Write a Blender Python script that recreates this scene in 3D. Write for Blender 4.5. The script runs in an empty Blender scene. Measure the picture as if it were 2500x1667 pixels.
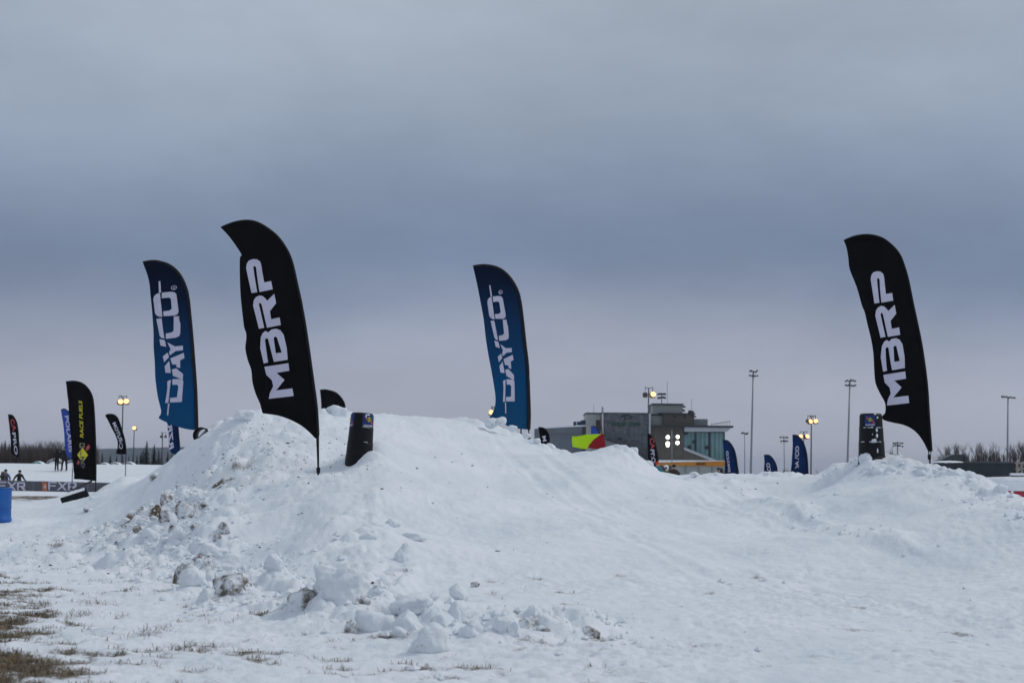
import bpy, bmesh, math, random
import numpy as np
from mathutils import Vector, Matrix, noise as mnoise

random.seed(7)
RNG = np.random.default_rng(11)
scene = bpy.context.scene
col = scene.collection

# ------------------------------------------------------------------ camera
F_PX = 3472.0                      # focal length in photo pixels (50 mm lens)
CAM_Z = 1.35
PITCH = math.radians(5.209)
ROLL = math.radians(0.55)
_F = np.array([0, math.cos(PITCH), math.sin(PITCH)])
_R0 = np.array([1.0, 0, 0]); _U0 = np.array([0, -math.sin(PITCH), math.cos(PITCH)])
_R = _R0 * math.cos(ROLL) + _U0 * math.sin(ROLL)
_U = -_R0 * math.sin(ROLL) + _U0 * math.cos(ROLL)
cam_d = bpy.data.cameras.new('camera')
cam_d.lens = 50.0; cam_d.sensor_width = 36.0
cam_d.clip_start = 0.1; cam_d.clip_end = 12000
cam_d.dof.use_dof = True; cam_d.dof.focus_distance = 24.0; cam_d.dof.aperture_fstop = 2.8
cam = bpy.data.objects.new('camera', cam_d); col.objects.link(cam)
M = Matrix(((_R[0], _U[0], -_F[0], 0), (_R[1], _U[1], -_F[1], 0), (_R[2], _U[2], -_F[2], CAM_Z), (0, 0, 0, 1)))
cam.matrix_world = M
scene.camera = cam

def P(px, py, d):
    """point of the place seen in photo direction (px, py), d metres ahead of the camera"""
    v = _F + _R * ((px - 1250.0) / F_PX) + _U * ((833.5 - py) / F_PX)
    t = d / v[1]
    return Vector((v[0] * t, d, CAM_Z + v[2] * t))

# ------------------------------------------------------------------ world
SUN_EL, SUN_AZ = math.radians(46), math.radians(78)   # azimuth clockwise from +Y
world = bpy.data.worlds.new('World'); scene.world = world; world.use_nodes = True
wn, wl = world.node_tree.nodes, world.node_tree.links
wn.clear()
def N(nodes, t, **kw):
    n = nodes.new(t)
    for k, v in kw.items():
        if k.startswith('i_'): n.inputs[k[2:].replace('_', ' ')].default_value = v
        else: setattr(n, k, v)
    return n
out = N(wn, 'ShaderNodeOutputWorld')
tc = N(wn, 'ShaderNodeTexCoord')
sky = N(wn, 'ShaderNodeTexSky', sky_type='NISHITA', sun_disc=False, sun_elevation=SUN_EL, sun_rotation=SUN_AZ)
bgs = N(wn, 'ShaderNodeBackground'); bgs.inputs['Strength'].default_value = 0.05
wl.new(sky.outputs['Color'], bgs.inputs['Color'])
mp = N(wn, 'ShaderNodeMapping'); mp.inputs['Scale'].default_value = (1.0, 1.0, 2.2)
wl.new(tc.outputs['Generated'], mp.inputs['Vector'])
nz = N(wn, 'ShaderNodeTexNoise'); nz.inputs['Scale'].default_value = 2.1; nz.inputs['Detail'].default_value = 5; nz.inputs['Roughness'].default_value = 0.52
wl.new(mp.outputs['Vector'], nz.inputs['Vector'])
sep = N(wn, 'ShaderNodeSeparateXYZ'); wl.new(tc.outputs['Generated'], sep.inputs['Vector'])
ma = N(wn, 'ShaderNodeMath', operation='MULTIPLY_ADD'); ma.inputs[1].default_value = 0.16; ma.inputs[2].default_value = -0.08
wl.new(nz.outputs['Fac'], ma.inputs[0])
# the cloud base wobbles less towards the horizon
mz = N(wn, 'ShaderNodeMath', operation='MULTIPLY'); wl.new(ma.outputs[0], mz.inputs[0]); mz.inputs[1].default_value = 0.9
add = N(wn, 'ShaderNodeMath', operation='ADD'); wl.new(sep.outputs['Z'], add.inputs[0]); wl.new(mz.outputs[0], add.inputs[1])
ramp = N(wn, 'ShaderNodeValToRGB'); ramp.color_ramp.interpolation = 'B_SPLINE'
stops = [(0.0, (.41, .435, .52)), (.035, (.405, .43, .525)), (.07, (.37, .405, .50)), (.105, (.275, .32, .43)), (.14, (.185, .24, .355)), (.175, (.20, .255, .37)),
         (.22, (.265, .33, .44)), (.28, (.36, .425, .515)), (.34, (.415, .48, .565)), (.60, (.43, .49, .57)), (1.0, (.44, .49, .57))]
el = ramp.color_ramp.elements
while len(el) < len(stops): el.new(0.5)
for e, (p, c) in zip(el, stops): e.position = p; e.color = (*c, 1)
wl.new(add.outputs[0], ramp.inputs['Fac'])
bgc = N(wn, 'ShaderNodeBackground'); bgc.inputs['Strength'].default_value = 1.0
nz2 = N(wn, 'ShaderNodeTexNoise'); nz2.inputs['Scale'].default_value = 3.6; nz2.inputs['Detail'].default_value = 7; nz2.inputs['Roughness'].default_value = .58
mp2 = N(wn, 'ShaderNodeMapping'); mp2.inputs['Scale'].default_value = (1.0, 1.0, 2.6); mp2.inputs['Rotation'].default_value = (0, .12, 0)
wl.new(tc.outputs['Generated'], mp2.inputs['Vector']); wl.new(mp2.outputs['Vector'], nz2.inputs['Vector'])
mr2 = N(wn, 'ShaderNodeMapRange'); mr2.inputs[1].default_value = .3; mr2.inputs[2].default_value = .7; mr2.inputs[3].default_value = .88; mr2.inputs[4].default_value = 1.10
wl.new(nz2.outputs['Fac'], mr2.inputs[0])
vm2 = N(wn, 'ShaderNodeVectorMath', operation='SCALE'); wl.new(ramp.outputs['Color'], vm2.inputs[0]); wl.new(mr2.outputs[0], vm2.inputs['Scale'])
wl.new(vm2.outputs[0], bgc.inputs['Color'])
mixw = N(wn, 'ShaderNodeMixShader'); mixw.inputs[0].default_value = 0.94
wl.new(bgs.outputs[0], mixw.inputs[1]); wl.new(bgc.outputs[0], mixw.inputs[2])
wl.new(mixw.outputs[0], out.inputs['Surface'])

sun_d = bpy.data.lights.new('sun', 'SUN'); sun_d.energy = 1.05; sun_d.angle = math.radians(14); sun_d.color = (1.0, .96, .92)
sun = bpy.data.objects.new('sun', sun_d); col.objects.link(sun)
sdir = Vector((math.sin(SUN_AZ) * math.cos(SUN_EL), math.cos(SUN_AZ) * math.cos(SUN_EL), math.sin(SUN_EL)))
sun.rotation_euler = sdir.to_track_quat('Z', 'Y').to_euler(); sun.location = (20, -10, 40)

vs = scene.view_settings
vs.view_transform = 'Standard'; vs.look = 'None'; vs.exposure = 0.0; vs.gamma = 1.0; vs.use_curve_mapping = False
scene.render.engine = 'CYCLES'

# ------------------------------------------------------------------ materials
MATS = {}
def mat(name, color, rough=.6, metal=0.0, emit=0.0, ecol=None, vary=0.0, vscale=8.0, bump=0.0, bscale=40.0, spec=.4, trans=0.0):
    if name in MATS: return MATS[name]
    m = bpy.data.materials.new(name); m.use_nodes = True
    nt = m.node_tree; b = nt.nodes['Principled BSDF']
    b.inputs['Base Color'].default_value = (*color, 1); b.inputs['Roughness'].default_value = rough
    b.inputs['Metallic'].default_value = metal; b.inputs['Specular IOR Level'].default_value = spec
    t = nt.nodes.new('ShaderNodeTexCoord')
    if vary > 0:
        n = nt.nodes.new('ShaderNodeTexNoise'); n.inputs['Scale'].default_value = vscale; n.inputs['Detail'].default_value = 5
        nt.links.new(t.outputs['Object'], n.inputs['Vector'])
        r = nt.nodes.new('ShaderNodeValToRGB')
        r.color_ramp.elements[0].position = .3; r.color_ramp.elements[1].position = .7
        r.color_ramp.elements[0].color = (*[max(0, c * (1 - vary)) for c in color], 1)
        r.color_ramp.elements[1].color = (*[min(1, c * (1 + vary)) for c in color], 1)
        nt.links.new(n.outputs['Fac'], r.inputs['Fac']); nt.links.new(r.outputs['Color'], b.inputs['Base Color'])
    if bump > 0:
        n2 = nt.nodes.new('ShaderNodeTexNoise'); n2.inputs['Scale'].default_value = bscale; n2.inputs['Detail'].default_value = 4
        nt.links.new(t.outputs['Object'], n2.inputs['Vector'])
        bp = nt.nodes.new('ShaderNodeBump'); bp.inputs['Strength'].default_value = bump; bp.inputs['Distance'].default_value = .02
        nt.links.new(n2.outputs['Fac'], bp.inputs['Height']); nt.links.new(bp.outputs['Normal'], b.inputs['Normal'])
    if emit > 0:
        b.inputs['Emission Color'].default_value = (*(ecol or color), 1); b.inputs['Emission Strength'].default_value = emit
    if trans > 0:
        o = nt.nodes['Material Output']; tr = nt.nodes.new('ShaderNodeBsdfTranslucent'); tr.inputs['Color'].default_value = (*color, 1)
        mx = nt.nodes.new('ShaderNodeMixShader'); mx.inputs[0].default_value = trans
        nt.links.new(b.outputs[0], mx.inputs[1]); nt.links.new(tr.outputs[0], mx.inputs[2]); nt.links.new(mx.outputs[0], o.inputs['Surface'])
    MATS[name] = m
    return m

def snow_material(name, use_attr, dirt_lo=.62, dirt_hi=.72, dirt_scale=5.0, dirt_col=(.15, .115, .078)):
    m = bpy.data.materials.new(name); m.use_nodes = True
    nt = m.node_tree; nd = nt.nodes; lk = nt.links; b = nd['Principled BSDF']
    b.inputs['Roughness'].default_value = .75; b.inputs['Specular IOR Level'].default_value = .25
    t = nd.new('ShaderNodeTexCoord')
    def noise(scale, detail=4, rough=.6):
        n = nd.new('ShaderNodeTexNoise'); n.inputs['Scale'].default_value = scale; n.inputs['Detail'].default_value = detail
        n.inputs['Roughness'].default_value = rough; lk.new(t.outputs['Object'], n.inputs['Vector']); return n
    def rampn(src, stops):
        r = nd.new('ShaderNodeValToRGB'); e = r.color_ramp.elements
        while len(e) < len(stops): e.new(.5)
        for a, (p, c) in zip(e, stops): a.position = p; a.color = (*c, 1)
        lk.new(src, r.inputs['Fac']); return r
    base = rampn(noise(.7, 5).outputs['Fac'], [(.3, (.75, .795, .845)), (.5, (.81, .845, .885)), (.72, (.86, .885, .915))])
    dirtc = rampn(noise(23, 5).outputs['Fac'], [(.3, tuple(c * .45 for c in dirt_col)), (.55, dirt_col), (.75, tuple(min(1, c * 2.2) for c in dirt_col))])
    if use_attr:
        a = nd.new('ShaderNodeAttribute'); a.attribute_name = 'dirt'
        # break the painted patches up with fine noise
        n = noise(38, 4, .7)
        s = nd.new('ShaderNodeMath'); s.operation = 'MULTIPLY_ADD'; s.inputs[1].default_value = .9; s.inputs[2].default_value = -.45
        lk.new(n.outputs['Fac'], s.inputs[0])
        ad = nd.new('ShaderNodeMath'); ad.operation = 'ADD'; lk.new(a.outputs['Fac'], ad.inputs[0]); lk.new(s.outputs[0], ad.inputs[1])
        fac = rampn(ad.outputs[0], [(.36, (0, 0, 0)), (.72, (1, 1, 1))])
        # litter specks
        v = nd.new('ShaderNodeTexVoronoi'); v.inputs['Scale'].default_value = 4.5; lk.new(t.outputs['Object'], v.inputs['Vector'])
        sp = rampn(v.outputs['Distance'], [(.01, (.5, .5, .5)), (.05, (0, 0, 0))])
        sm = nd.new('ShaderNodeMath'); sm.operation = 'MULTIPLY'; lk.new(sp.outputs['Color'], sm.inputs[0])
        rn = rampn(noise(1.3, 3).outputs['Fac'], [(.56, (0, 0, 0)), (.66, (1, 1, 1))]); lk.new(rn.outputs['Color'], sm.inputs[1])
        mxf = nd.new('ShaderNodeMath'); mxf.operation = 'MAXIMUM'; lk.new(fac.outputs['Color'], mxf.inputs[0]); lk.new(sm.outputs[0], mxf.inputs[1])
        facout = mxf.outputs[0]
    else:
        oi = nd.new('ShaderNodeObjectInfo')
        va = nd.new('ShaderNodeVectorMath'); va.operation = 'MULTIPLY_ADD'
        lk.new(t.outputs['Object'], va.inputs[0]); va.inputs[1].default_value = (1, 1, 1)
        cx = nd.new('ShaderNodeCombineXYZ'); mu = nd.new('ShaderNodeMath'); mu.operation = 'MULTIPLY'; mu.inputs[1].default_value = 57
        lk.new(oi.outputs['Random'], mu.inputs[0]); lk.new(mu.outputs[0], cx.inputs[0]); lk.new(cx.outputs[0], va.inputs[2])
        n = noise(dirt_scale, 7, .72); lk.new(va.outputs[0], n.inputs['Vector'])
        facout = rampn(n.outputs['Fac'], [(dirt_lo, (0, 0, 0)), (dirt_hi, (.95, .95, .95))]).outputs['Color']
    mx = nd.new('ShaderNodeMix'); mx.data_type = 'RGBA'
    lk.new(facout, mx.inputs[0]); lk.new(base.outputs['Color'], mx.inputs[6]); lk.new(dirtc.outputs['Color'], mx.inputs[7])
    lk.new(mx.outputs[2], b.inputs['Base Color'])
    bn = noise(26, 6, .68); bp = nd.new('ShaderNodeBump'); bp.inputs['Strength'].default_value = .55; bp.inputs['Distance'].default_value = .03
    lk.new(bn.outputs['Fac'], bp.inputs['Height']); lk.new(bp.outputs['Normal'], b.inputs['Normal'])
    return m
M_SNOW = snow_material('snow_ground', True)
M_CHUNK = snow_material('snow_chunk', False, .62, .72, 6)
M_DIRTY = snow_material('snow_chunk_dirty', False, .43, .58, 6, (.12, .09, .06))
M_CAP = snow_material('snow_cap', False, .9, .97, 3)
BLACK = mat('black_fabric', (.0045, .0045, .006), .8, vary=.3, vscale=3, spec=.12)
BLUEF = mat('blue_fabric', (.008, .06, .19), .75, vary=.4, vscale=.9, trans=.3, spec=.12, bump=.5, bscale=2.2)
def gradient_cloth(m, stops_, h):
    nt = m.node_tree; b = nt.nodes['Principled BSDF']; t = nt.nodes.new('ShaderNodeTexCoord'); sp = nt.nodes.new('ShaderNodeSeparateXYZ'); mr = nt.nodes.new('ShaderNodeMapRange'); r = nt.nodes.new('ShaderNodeValToRGB')
    nt.links.new(t.outputs['Object'], sp.inputs[0]); nt.links.new(sp.outputs['Z'], mr.inputs[0]); mr.inputs[1].default_value = 0; mr.inputs[2].default_value = h; nt.links.new(mr.outputs[0], r.inputs[0])
    e = r.color_ramp.elements
    while len(e) < len(stops_): e.new(.5)
    for q, (p, c) in zip(e, stops_): q.position = p; q.color = (*c, 1)
    nt.links.new(r.outputs[0], b.inputs['Base Color'])
    for n in nt.nodes:
        if n.type == 'BSDF_TRANSLUCENT': nt.links.new(r.outputs[0], n.inputs['Color'])
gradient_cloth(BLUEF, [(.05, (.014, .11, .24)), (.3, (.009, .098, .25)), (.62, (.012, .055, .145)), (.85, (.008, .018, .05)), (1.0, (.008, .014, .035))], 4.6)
NAVY = mat('navy_fabric', (.007, .028, .11), .75, vary=.4, vscale=.9, trans=.2, spec=.12)
ROYAL = mat('royal_blue_fabric', (.03, .08, .42), .6, vary=.2, vscale=2, trans=.2)
PRINT = mat('white_print', (.58, .56, .68), .6, vary=.08, vscale=3)
PRINTR = mat('red_print', (.45, .07, .08), .6, vary=.1)
PRINTY = mat('yellow_print', (.62, .55, .03), .6, vary=.12)
POLE = mat('black_pole', (.008, .008, .010), .45, vary=.2, spec=.25)
STEEL = mat('galvanised_steel', (.23, .25, .27), .5, .6, vary=.15)
DSTEEL = mat('dark_pole_steel', (.055, .065, .075), .5, .4, vary=.2)
PLAST = mat('black_plastic', (.006, .007, .009), .5, vary=.35, vscale=6, bump=.15, spec=.22)
BPLAST = mat('blue_plastic', (.008, .10, .36), .45, vary=.12, vscale=5)
SODIUM = mat('lit_sodium_lamp', (1, .7, .35), .4, emit=1.7, ecol=(1, .54, .20)); SODRIM = mat('lit_sodium_halo', (1, .5, .2), .4, emit=1.1, ecol=(1, .34, .08))  # outer lens ring glows orange to imitate the halo round the lamp
WLAMP = mat('lit_white_lamp', (1, .97, .82), .4, emit=7, ecol=(1, .96, .80))
LHOUS = mat('lamp_housing', (.10, .085, .075), .5, .3, vary=.2)

# ------------------------------------------------------------------ mesh helpers
def link(o, parent=None):
    col.objects.link(o)
    if parent is not None: o.parent = parent
    return o
def mesh_obj(name, verts, faces, m, parent=None, smooth=False, loc=None):
    me = bpy.data.meshes.new(name); me.from_pydata([tuple(v) for v in verts], [], faces); me.validate()
    if m is not None: me.materials.append(m)
    if smooth: me.polygons.foreach_set('use_smooth', [True] * len(me.polygons))
    o = bpy.data.objects.new(name, me)
    if loc is not None: o.location = loc
    return link(o, parent)
def bm_obj(name, bm, m, parent=None, smooth=False, loc=None):
    me = bpy.data.meshes.new(name); bm.to_mesh(me); bm.free()
    if m is not None: me.materials.append(m)
    if smooth: me.polygons.foreach_set('use_smooth', [True] * len(me.polygons))
    o = bpy.data.objects.new(name, me)
    if loc is not None: o.location = loc
    return link(o, parent)
def empty(name, loc, label, cat, group=None, rz=0.0):
    o = bpy.data.objects.new(name, None); o.empty_display_size = .2
    o.location = loc; o.rotation_euler = (0, 0, rz); link(o)
    return tag(o, label, cat, group)
def tag(o, label, cat, group=None, kind=None):
    if label: o['label'] = label
    if cat: o['category'] = cat
    if group: o['group'] = group
    if kind: o['kind'] = kind
    return o
class MB:
    def __init__(s): s.v = []; s.f = []
    def box(s, x0, x1, y0, y1, z0, z1):
        n = len(s.v)
        s.v += [(x, y, z) for z in (z0, z1) for y in (y0, y1) for x in (x0, x1)]
        s.f += [tuple(n + i for i in q) for q in ((0, 2, 3, 1), (4, 5, 7, 6), (0, 1, 5, 4), (2, 6, 7, 3), (0, 4, 6, 2), (1, 3, 7, 5))]
        return s
    def tube(s, pts, r, sides=6, cap=True):
        pts = [Vector(p) for p in pts]
        rs = r if isinstance(r, (list, tuple)) else [r] * len(pts)
        rings = []
        for i, p in enumerate(pts):
            d = (pts[min(i + 1, len(pts) - 1)] - pts[max(i - 1, 0)])
            d = d.normalized() if d.length > 1e-9 else Vector((0, 0, 1))
            a = d.orthogonal().normalized() if abs(d.z) < .999 else Vector((1, 0, 0))
            if abs(d.z) < .98: a = d.cross(Vector((0, 0, 1))).normalized()
            b = d.cross(a)
            n = len(s.v); rings.append(n)
            for k in range(sides):
                t = 2 * math.pi * k / sides
                s.v.append(tuple(p + (a * math.cos(t) + b * math.sin(t)) * rs[i]))
        for i in range(len(rings) - 1):
            for k in range(sides):
                k2 = (k + 1) % sides
                s.f.append((rings[i] + k, rings[i] + k2, rings[i + 1] + k2, rings[i + 1] + k))
        if cap and sides > 2:
            s.f.append(tuple(rings[0] + k for k in reversed(range(sides)))); s.f.append(tuple(rings[-1] + k for k in range(sides)))
        return s
    def prism(s, poly, y0, y1):
        """polygon in x,z extruded along y"""
        n = len(s.v); k = len(poly)
        s.v += [(x, y0, z) for x, z in poly] + [(x, y1, z) for x, z in poly]
        s.f.append(tuple(range(n, n + k))); s.f.append(tuple(reversed(range(n + k, n + 2 * k))))
        for i in range(k):
            j = (i + 1) % k
            s.f.append((n + i, n + k + i, n + k + j, n + j))
        return s
    def lathe(s, prof, sides=24, cap=True):
        rings = []
        for r, z in prof:
            rings.append(len(s.v))
            s.v += [(r * math.cos(2 * math.pi * k / sides), r * math.sin(2 * math.pi * k / sides), z) for k in range(sides)]
        for i in range(len(rings) - 1):
            for k in range(sides):
                k2 = (k + 1) % sides
                s.f.append((rings[i] + k, rings[i] + k2, rings[i + 1] + k2, rings[i + 1] + k))
        if cap:
            s.f.append(tuple(rings[0] + k for k in reversed(range(sides)))); s.f.append(tuple(rings[-1] + k for k in range(sides)))
        return s
    def build(s, name, m, parent=None, smooth=False, loc=None, bevel=0.0):
        o = mesh_obj(name, s.v, s.f, m, parent, smooth, loc)
        if bevel > 0:
            bm = bmesh.new(); bm.from_mesh(o.data)
            bmesh.ops.recalc_face_normals(bm, faces=bm.faces)
            bmesh.ops.bevel(bm, geom=list(bm.edges), offset=bevel, segments=2, affect='EDGES')
            bm.to_mesh(o.data); bm.free()
        return o

# ------------------------------------------------------------------ numpy noise
_perm = RNG.permutation(512)
_gang = RNG.random(512) * 2 * np.pi
_rnd = RNG.random((512, 3))
def _hash(ix, iy, seed=0): return _perm[(ix + _perm[(iy + seed) & 511]) & 511]
def gnoise(x, y, seed=0):
    ix = np.floor(x).astype(np.int64); iy = np.floor(y).astype(np.int64); fx = x - ix; fy = y - iy
    u = fx * fx * fx * (fx * (fx * 6 - 15) + 10); v = fy * fy * fy * (fy * (fy * 6 - 15) + 10)
    def g(dx, dy):
        a = _gang[_hash(ix + dx, iy + dy, seed)]; return np.cos(a) * (fx - dx) + np.sin(a) * (fy - dy)
    n0 = g(0, 0) * (1 - u) + g(1, 0) * u; n1 = g(0, 1) * (1 - u) + g(1, 1) * u
    return (n0 * (1 - v) + n1 * v) * 1.5
def fbm(x, y, oct=4, seed=0, gain=.5):
    s = 0; a = 1.0
    for i in range(oct):
        s = s + a * gnoise(x * 2 ** i + 13.7 * i, y * 2 ** i - 7.1 * i, seed + 17 * i); a *= gain
    return s
def clods(x, y, seed=0):
    """lumpy cells: domes of random height"""
    ix = np.floor(x).astype(np.int64); iy = np.floor(y).astype(np.int64)
    best = np.zeros_like(x)
    for dx in (-1, 0, 1):
        for dy in (-1, 0, 1):
            h = _hash(ix + dx, iy + dy, seed); r = _rnd[h]
            d2 = (x - (ix + dx + r[..., 0])) ** 2 + (y - (iy + dy + r[..., 1])) ** 2
            rad = .35 + .5 * r[..., 2]
            best = np.maximum(best, np.sqrt(np.clip(1 - d2 / rad ** 2, 0, 1)) * (.3 + .7 * r[..., 2]))
    return best
def sstep(a, b, x):
    t = np.clip((x - a) / (b - a), 0, 1); return t * t * (3 - 2 * t)
def pdist(x, y, pts):
    d = np.full_like(x, 1e9)
    for (ax, ay), (bx, by) in zip(pts[:-1], pts[1:]):
        vx, vy = bx - ax, by - ay
        t = np.clip(((x - ax) * vx + (y - ay) * vy) / (vx * vx + vy * vy), 0, 1)
        d = np.minimum(d, (x - ax - t * vx) ** 2 + (y - ay - t * vy) ** 2)
    return np.sqrt(d)

# ------------------------------------------------------------------ terrain shape
ctrl = []
def cz(px, d, z=0.0):
    p = P(px, 1150, d); ctrl.append((p.x, p.y, z))
def cp(px, py, d): ctrl.append(tuple(P(px, py, d)))
for px, ds in ((-900, (5, 9, 14, 20, 28, 40, 56)), (-350, (6, 9, 12, 18, 26, 36, 50, 60)), (0, (5, 8, 12, 18, 26, 36, 48, 60)), (200, (8, 12, 18, 26, 34, 60)), (90, (30, 40, 45, 50, 55)),
               (400, (8, 12, 16, 19.5)), (700, (5, 8, 11, 13.5)), (1000, (8, 10.5)), (1300, (5, 8, 9.5)), (1700, (5, 8)), (2100, (5, 7.5)), (2700, (5, 8, 11)), (3300, (6, 10, 16, 24, 40, 58)),
               (600, (58,)), (1000, (58,)), (1400, (58,)), (1800, (58,)), (2200, (58,)), (2700, (26, 32, 40, 58)), (2850, (18, 22))):
    for d in ds: cz(px, d)
for a in ((-6, 1272, 33.5), (-60, 1275, 33), (50, 1268, 34), (200, 1225, 48), (180, 1262, 38), (300, 1203, 37), (340, 1185, 35), (385, 1163, 33.4), (430, 1131, 33), (470, 1095, 32.4), (838, 1150, 25.2), (842, 1126, 26.8), (820, 1152, 25.0), (300, 1292, 29), (420, 1362, 21), (520, 1420, 17), (620, 1450, 15.3),
          (300, 1205, 46), (400, 1250, 27), (450, 1180, 29), (500, 1300, 21), (560, 1200, 25), (600, 1100, 27.8), (650, 1255, 22.3), (690, 1120, 26.6), (640, 1180, 24.8),
          (640, 1430, 15.8), (690, 1362, 18.4), (715, 1298, 20.6), (745, 1232, 22.3), (778, 1160, 24),
          (930, 1078, 26.2), (905, 1096, 25.0), (880, 1120, 24.9), (855, 1145, 24.7), (818, 1172, 23.4), (795, 1212, 21.2), (785, 1275, 19), (775, 1352, 16.8), (740, 1432, 15.3),
          (1000, 1090, 29.5), (1000, 1180, 25.5), (1000, 1300, 20), (1000, 1400, 16), (1000, 1500, 13),
          (1250, 1130, 29.5), (1250, 1220, 25), (1250, 1320, 20), (1250, 1430, 15.5), (1250, 1530, 12),
          (1500, 1180, 27), (1500, 1300, 20.5), (1500, 1450, 14.6), (1500, 1590, 10.5),
          (1750, 1200, 28), (1750, 1300, 21.5), (1750, 1450, 15), (1750, 1600, 10.6),
          (2000, 1200, 27), (2000, 1300, 21.5), (2000, 1450, 15.3), (2000, 1620, 10),
          (2250, 1175, 24.5), (2250, 1260, 21), (2250, 1400, 16.3), (2250, 1600, 10.6),
          (2450, 1235, 19.5), (2450, 1310, 17.2), (2450, 1450, 13.8), (2480, 1620, 10)):
    cp(*a)
crest = [(234, 1185, 55), (300, 1168.3, 48), (415, 1138.0, 37), (450, 1106.4, 36), (490, 1079.7, 34), (540, 1041.3, 32), (600, 1015.3, 30), (660, 1032, 30), (720, 1026.3, 31), (760, 1009.3, 32), (820, 1010.8, 32), (900, 1016.1, 33), (1000, 1017.5, 33.5), (1100, 1022.0, 34), (1180, 1042.2, 34), (1260, 1063.0, 34), (1330, 1098.9, 33.5), (1400, 1110.0, 33), (1440, 1130, 32), (1480, 1112, 31), (1540, 1101.8, 30.5), (1565, 1120.7, 30.5), (1600, 1152.8, 30.5), (1630, 1176, 30.5), (1680, 1151.4, 31), (1800, 1161.7, 31), (1950, 1170.3, 31), (2020, 1172, 30), (2060, 1142.5, 28), (2100, 1112.0, 27), (2160, 1112.8, 26.5), (2220, 1134.3, 26), (2300, 1156.0, 25), (2400, 1169.8, 23), (2500, 1220.4, 20.5), (2600, 1272, 18)]
for px, py, d in crest:
    p = P(px, py, d); ctrl.append(tuple(p))
    k = 1 + 1.8 / d; ctrl.append((p.x * k, p.y * k, p.z - .18))
    k = 1 + 5.0 / d; ctrl.append((p.x * k, p.y * k, p.z * .55))
    k = 1 + 10.0 / d; ctrl.append((p.x * k, p.y * k, p.z * .05))
CT = np.array(ctrl)
def _tps(r2): return np.where(r2 > 1e-12, .5 * r2 * np.log(r2 + 1e-12), 0)
_n = len(CT)
_K = _tps((CT[:, None, 0] - CT[None, :, 0]) ** 2 + (CT[:, None, 1] - CT[None, :, 1]) ** 2) + np.eye(_n) * .02
_A = np.zeros((_n + 3, _n + 3)); _A[:_n, :_n] = _K; _A[:_n, _n] = 1; _A[:_n, _n + 1:] = CT[:, :2]; _A[_n, :_n] = 1; _A[_n + 1:, :_n] = CT[:, :2].T
_W = np.linalg.solve(_A, np.concatenate([CT[:, 2], np.zeros(3)]))
def rbf(x, y):
    o = np.empty_like(x)
    for i in range(0, len(x), 40000):
        xs, ys = x[i:i + 40000], y[i:i + 40000]
        r2 = (xs[:, None] - CT[None, :, 0]) ** 2 + (ys[:, None] - CT[None, :, 1]) ** 2
        o[i:i + 40000] = _tps(r2) @ _W[:_n] + _W[_n] + _W[_n + 1] * xs + _W[_n + 2] * ys
    return o
def line(*pts): return [tuple(P(*p))[:2] for p in pts]
L_TOE = line((330, 1295, 28), (480, 1400, 18), (600, 1440, 15.8), (720, 1460, 14.5), (850, 1500, 13.1), (1000, 1520, 12.5), (1250, 1530, 12), (1330, 1535, 11.9))
L_BERM = line((2070, 1128, 27.5), (2110, 1112, 26.6), (2160, 1108, 26.2), (2220, 1120, 25.6), (2300, 1143, 24.6), (2400, 1172, 22.6), (2500, 1225, 20.2), (2600, 1268, 17.7))
L_CREST = line((1180, 1034, 33.8), (1260, 1056, 33.8), (1330, 1088, 33.3), (1440, 1112, 31.8), (1540, 1098, 30.3), (1630, 1163, 30.3), (1950, 1158, 30.9), (2060, 1134, 27.9))
L_CREST2 = line((540, 1033, 31.9), (600, 1010, 29.9), (660, 1015, 29.9), (820, 1007, 31.9), (1180, 1034, 33.8))
L_LIP = line((1790, 1166, 29.6), (1870, 1215, 26.3), (1960, 1265, 23.2), (2050, 1318, 20.5), (2130, 1352, 18.6), (2230, 1380, 17.2))
L_EDGE = line((960, 1270, 21.5), (900, 1300, 20), (870, 1345, 18), (900, 1400, 16), (960, 1440, 14.8))
C_DIRTY = tuple(P(430, 1250, 26))[:2]
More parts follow.
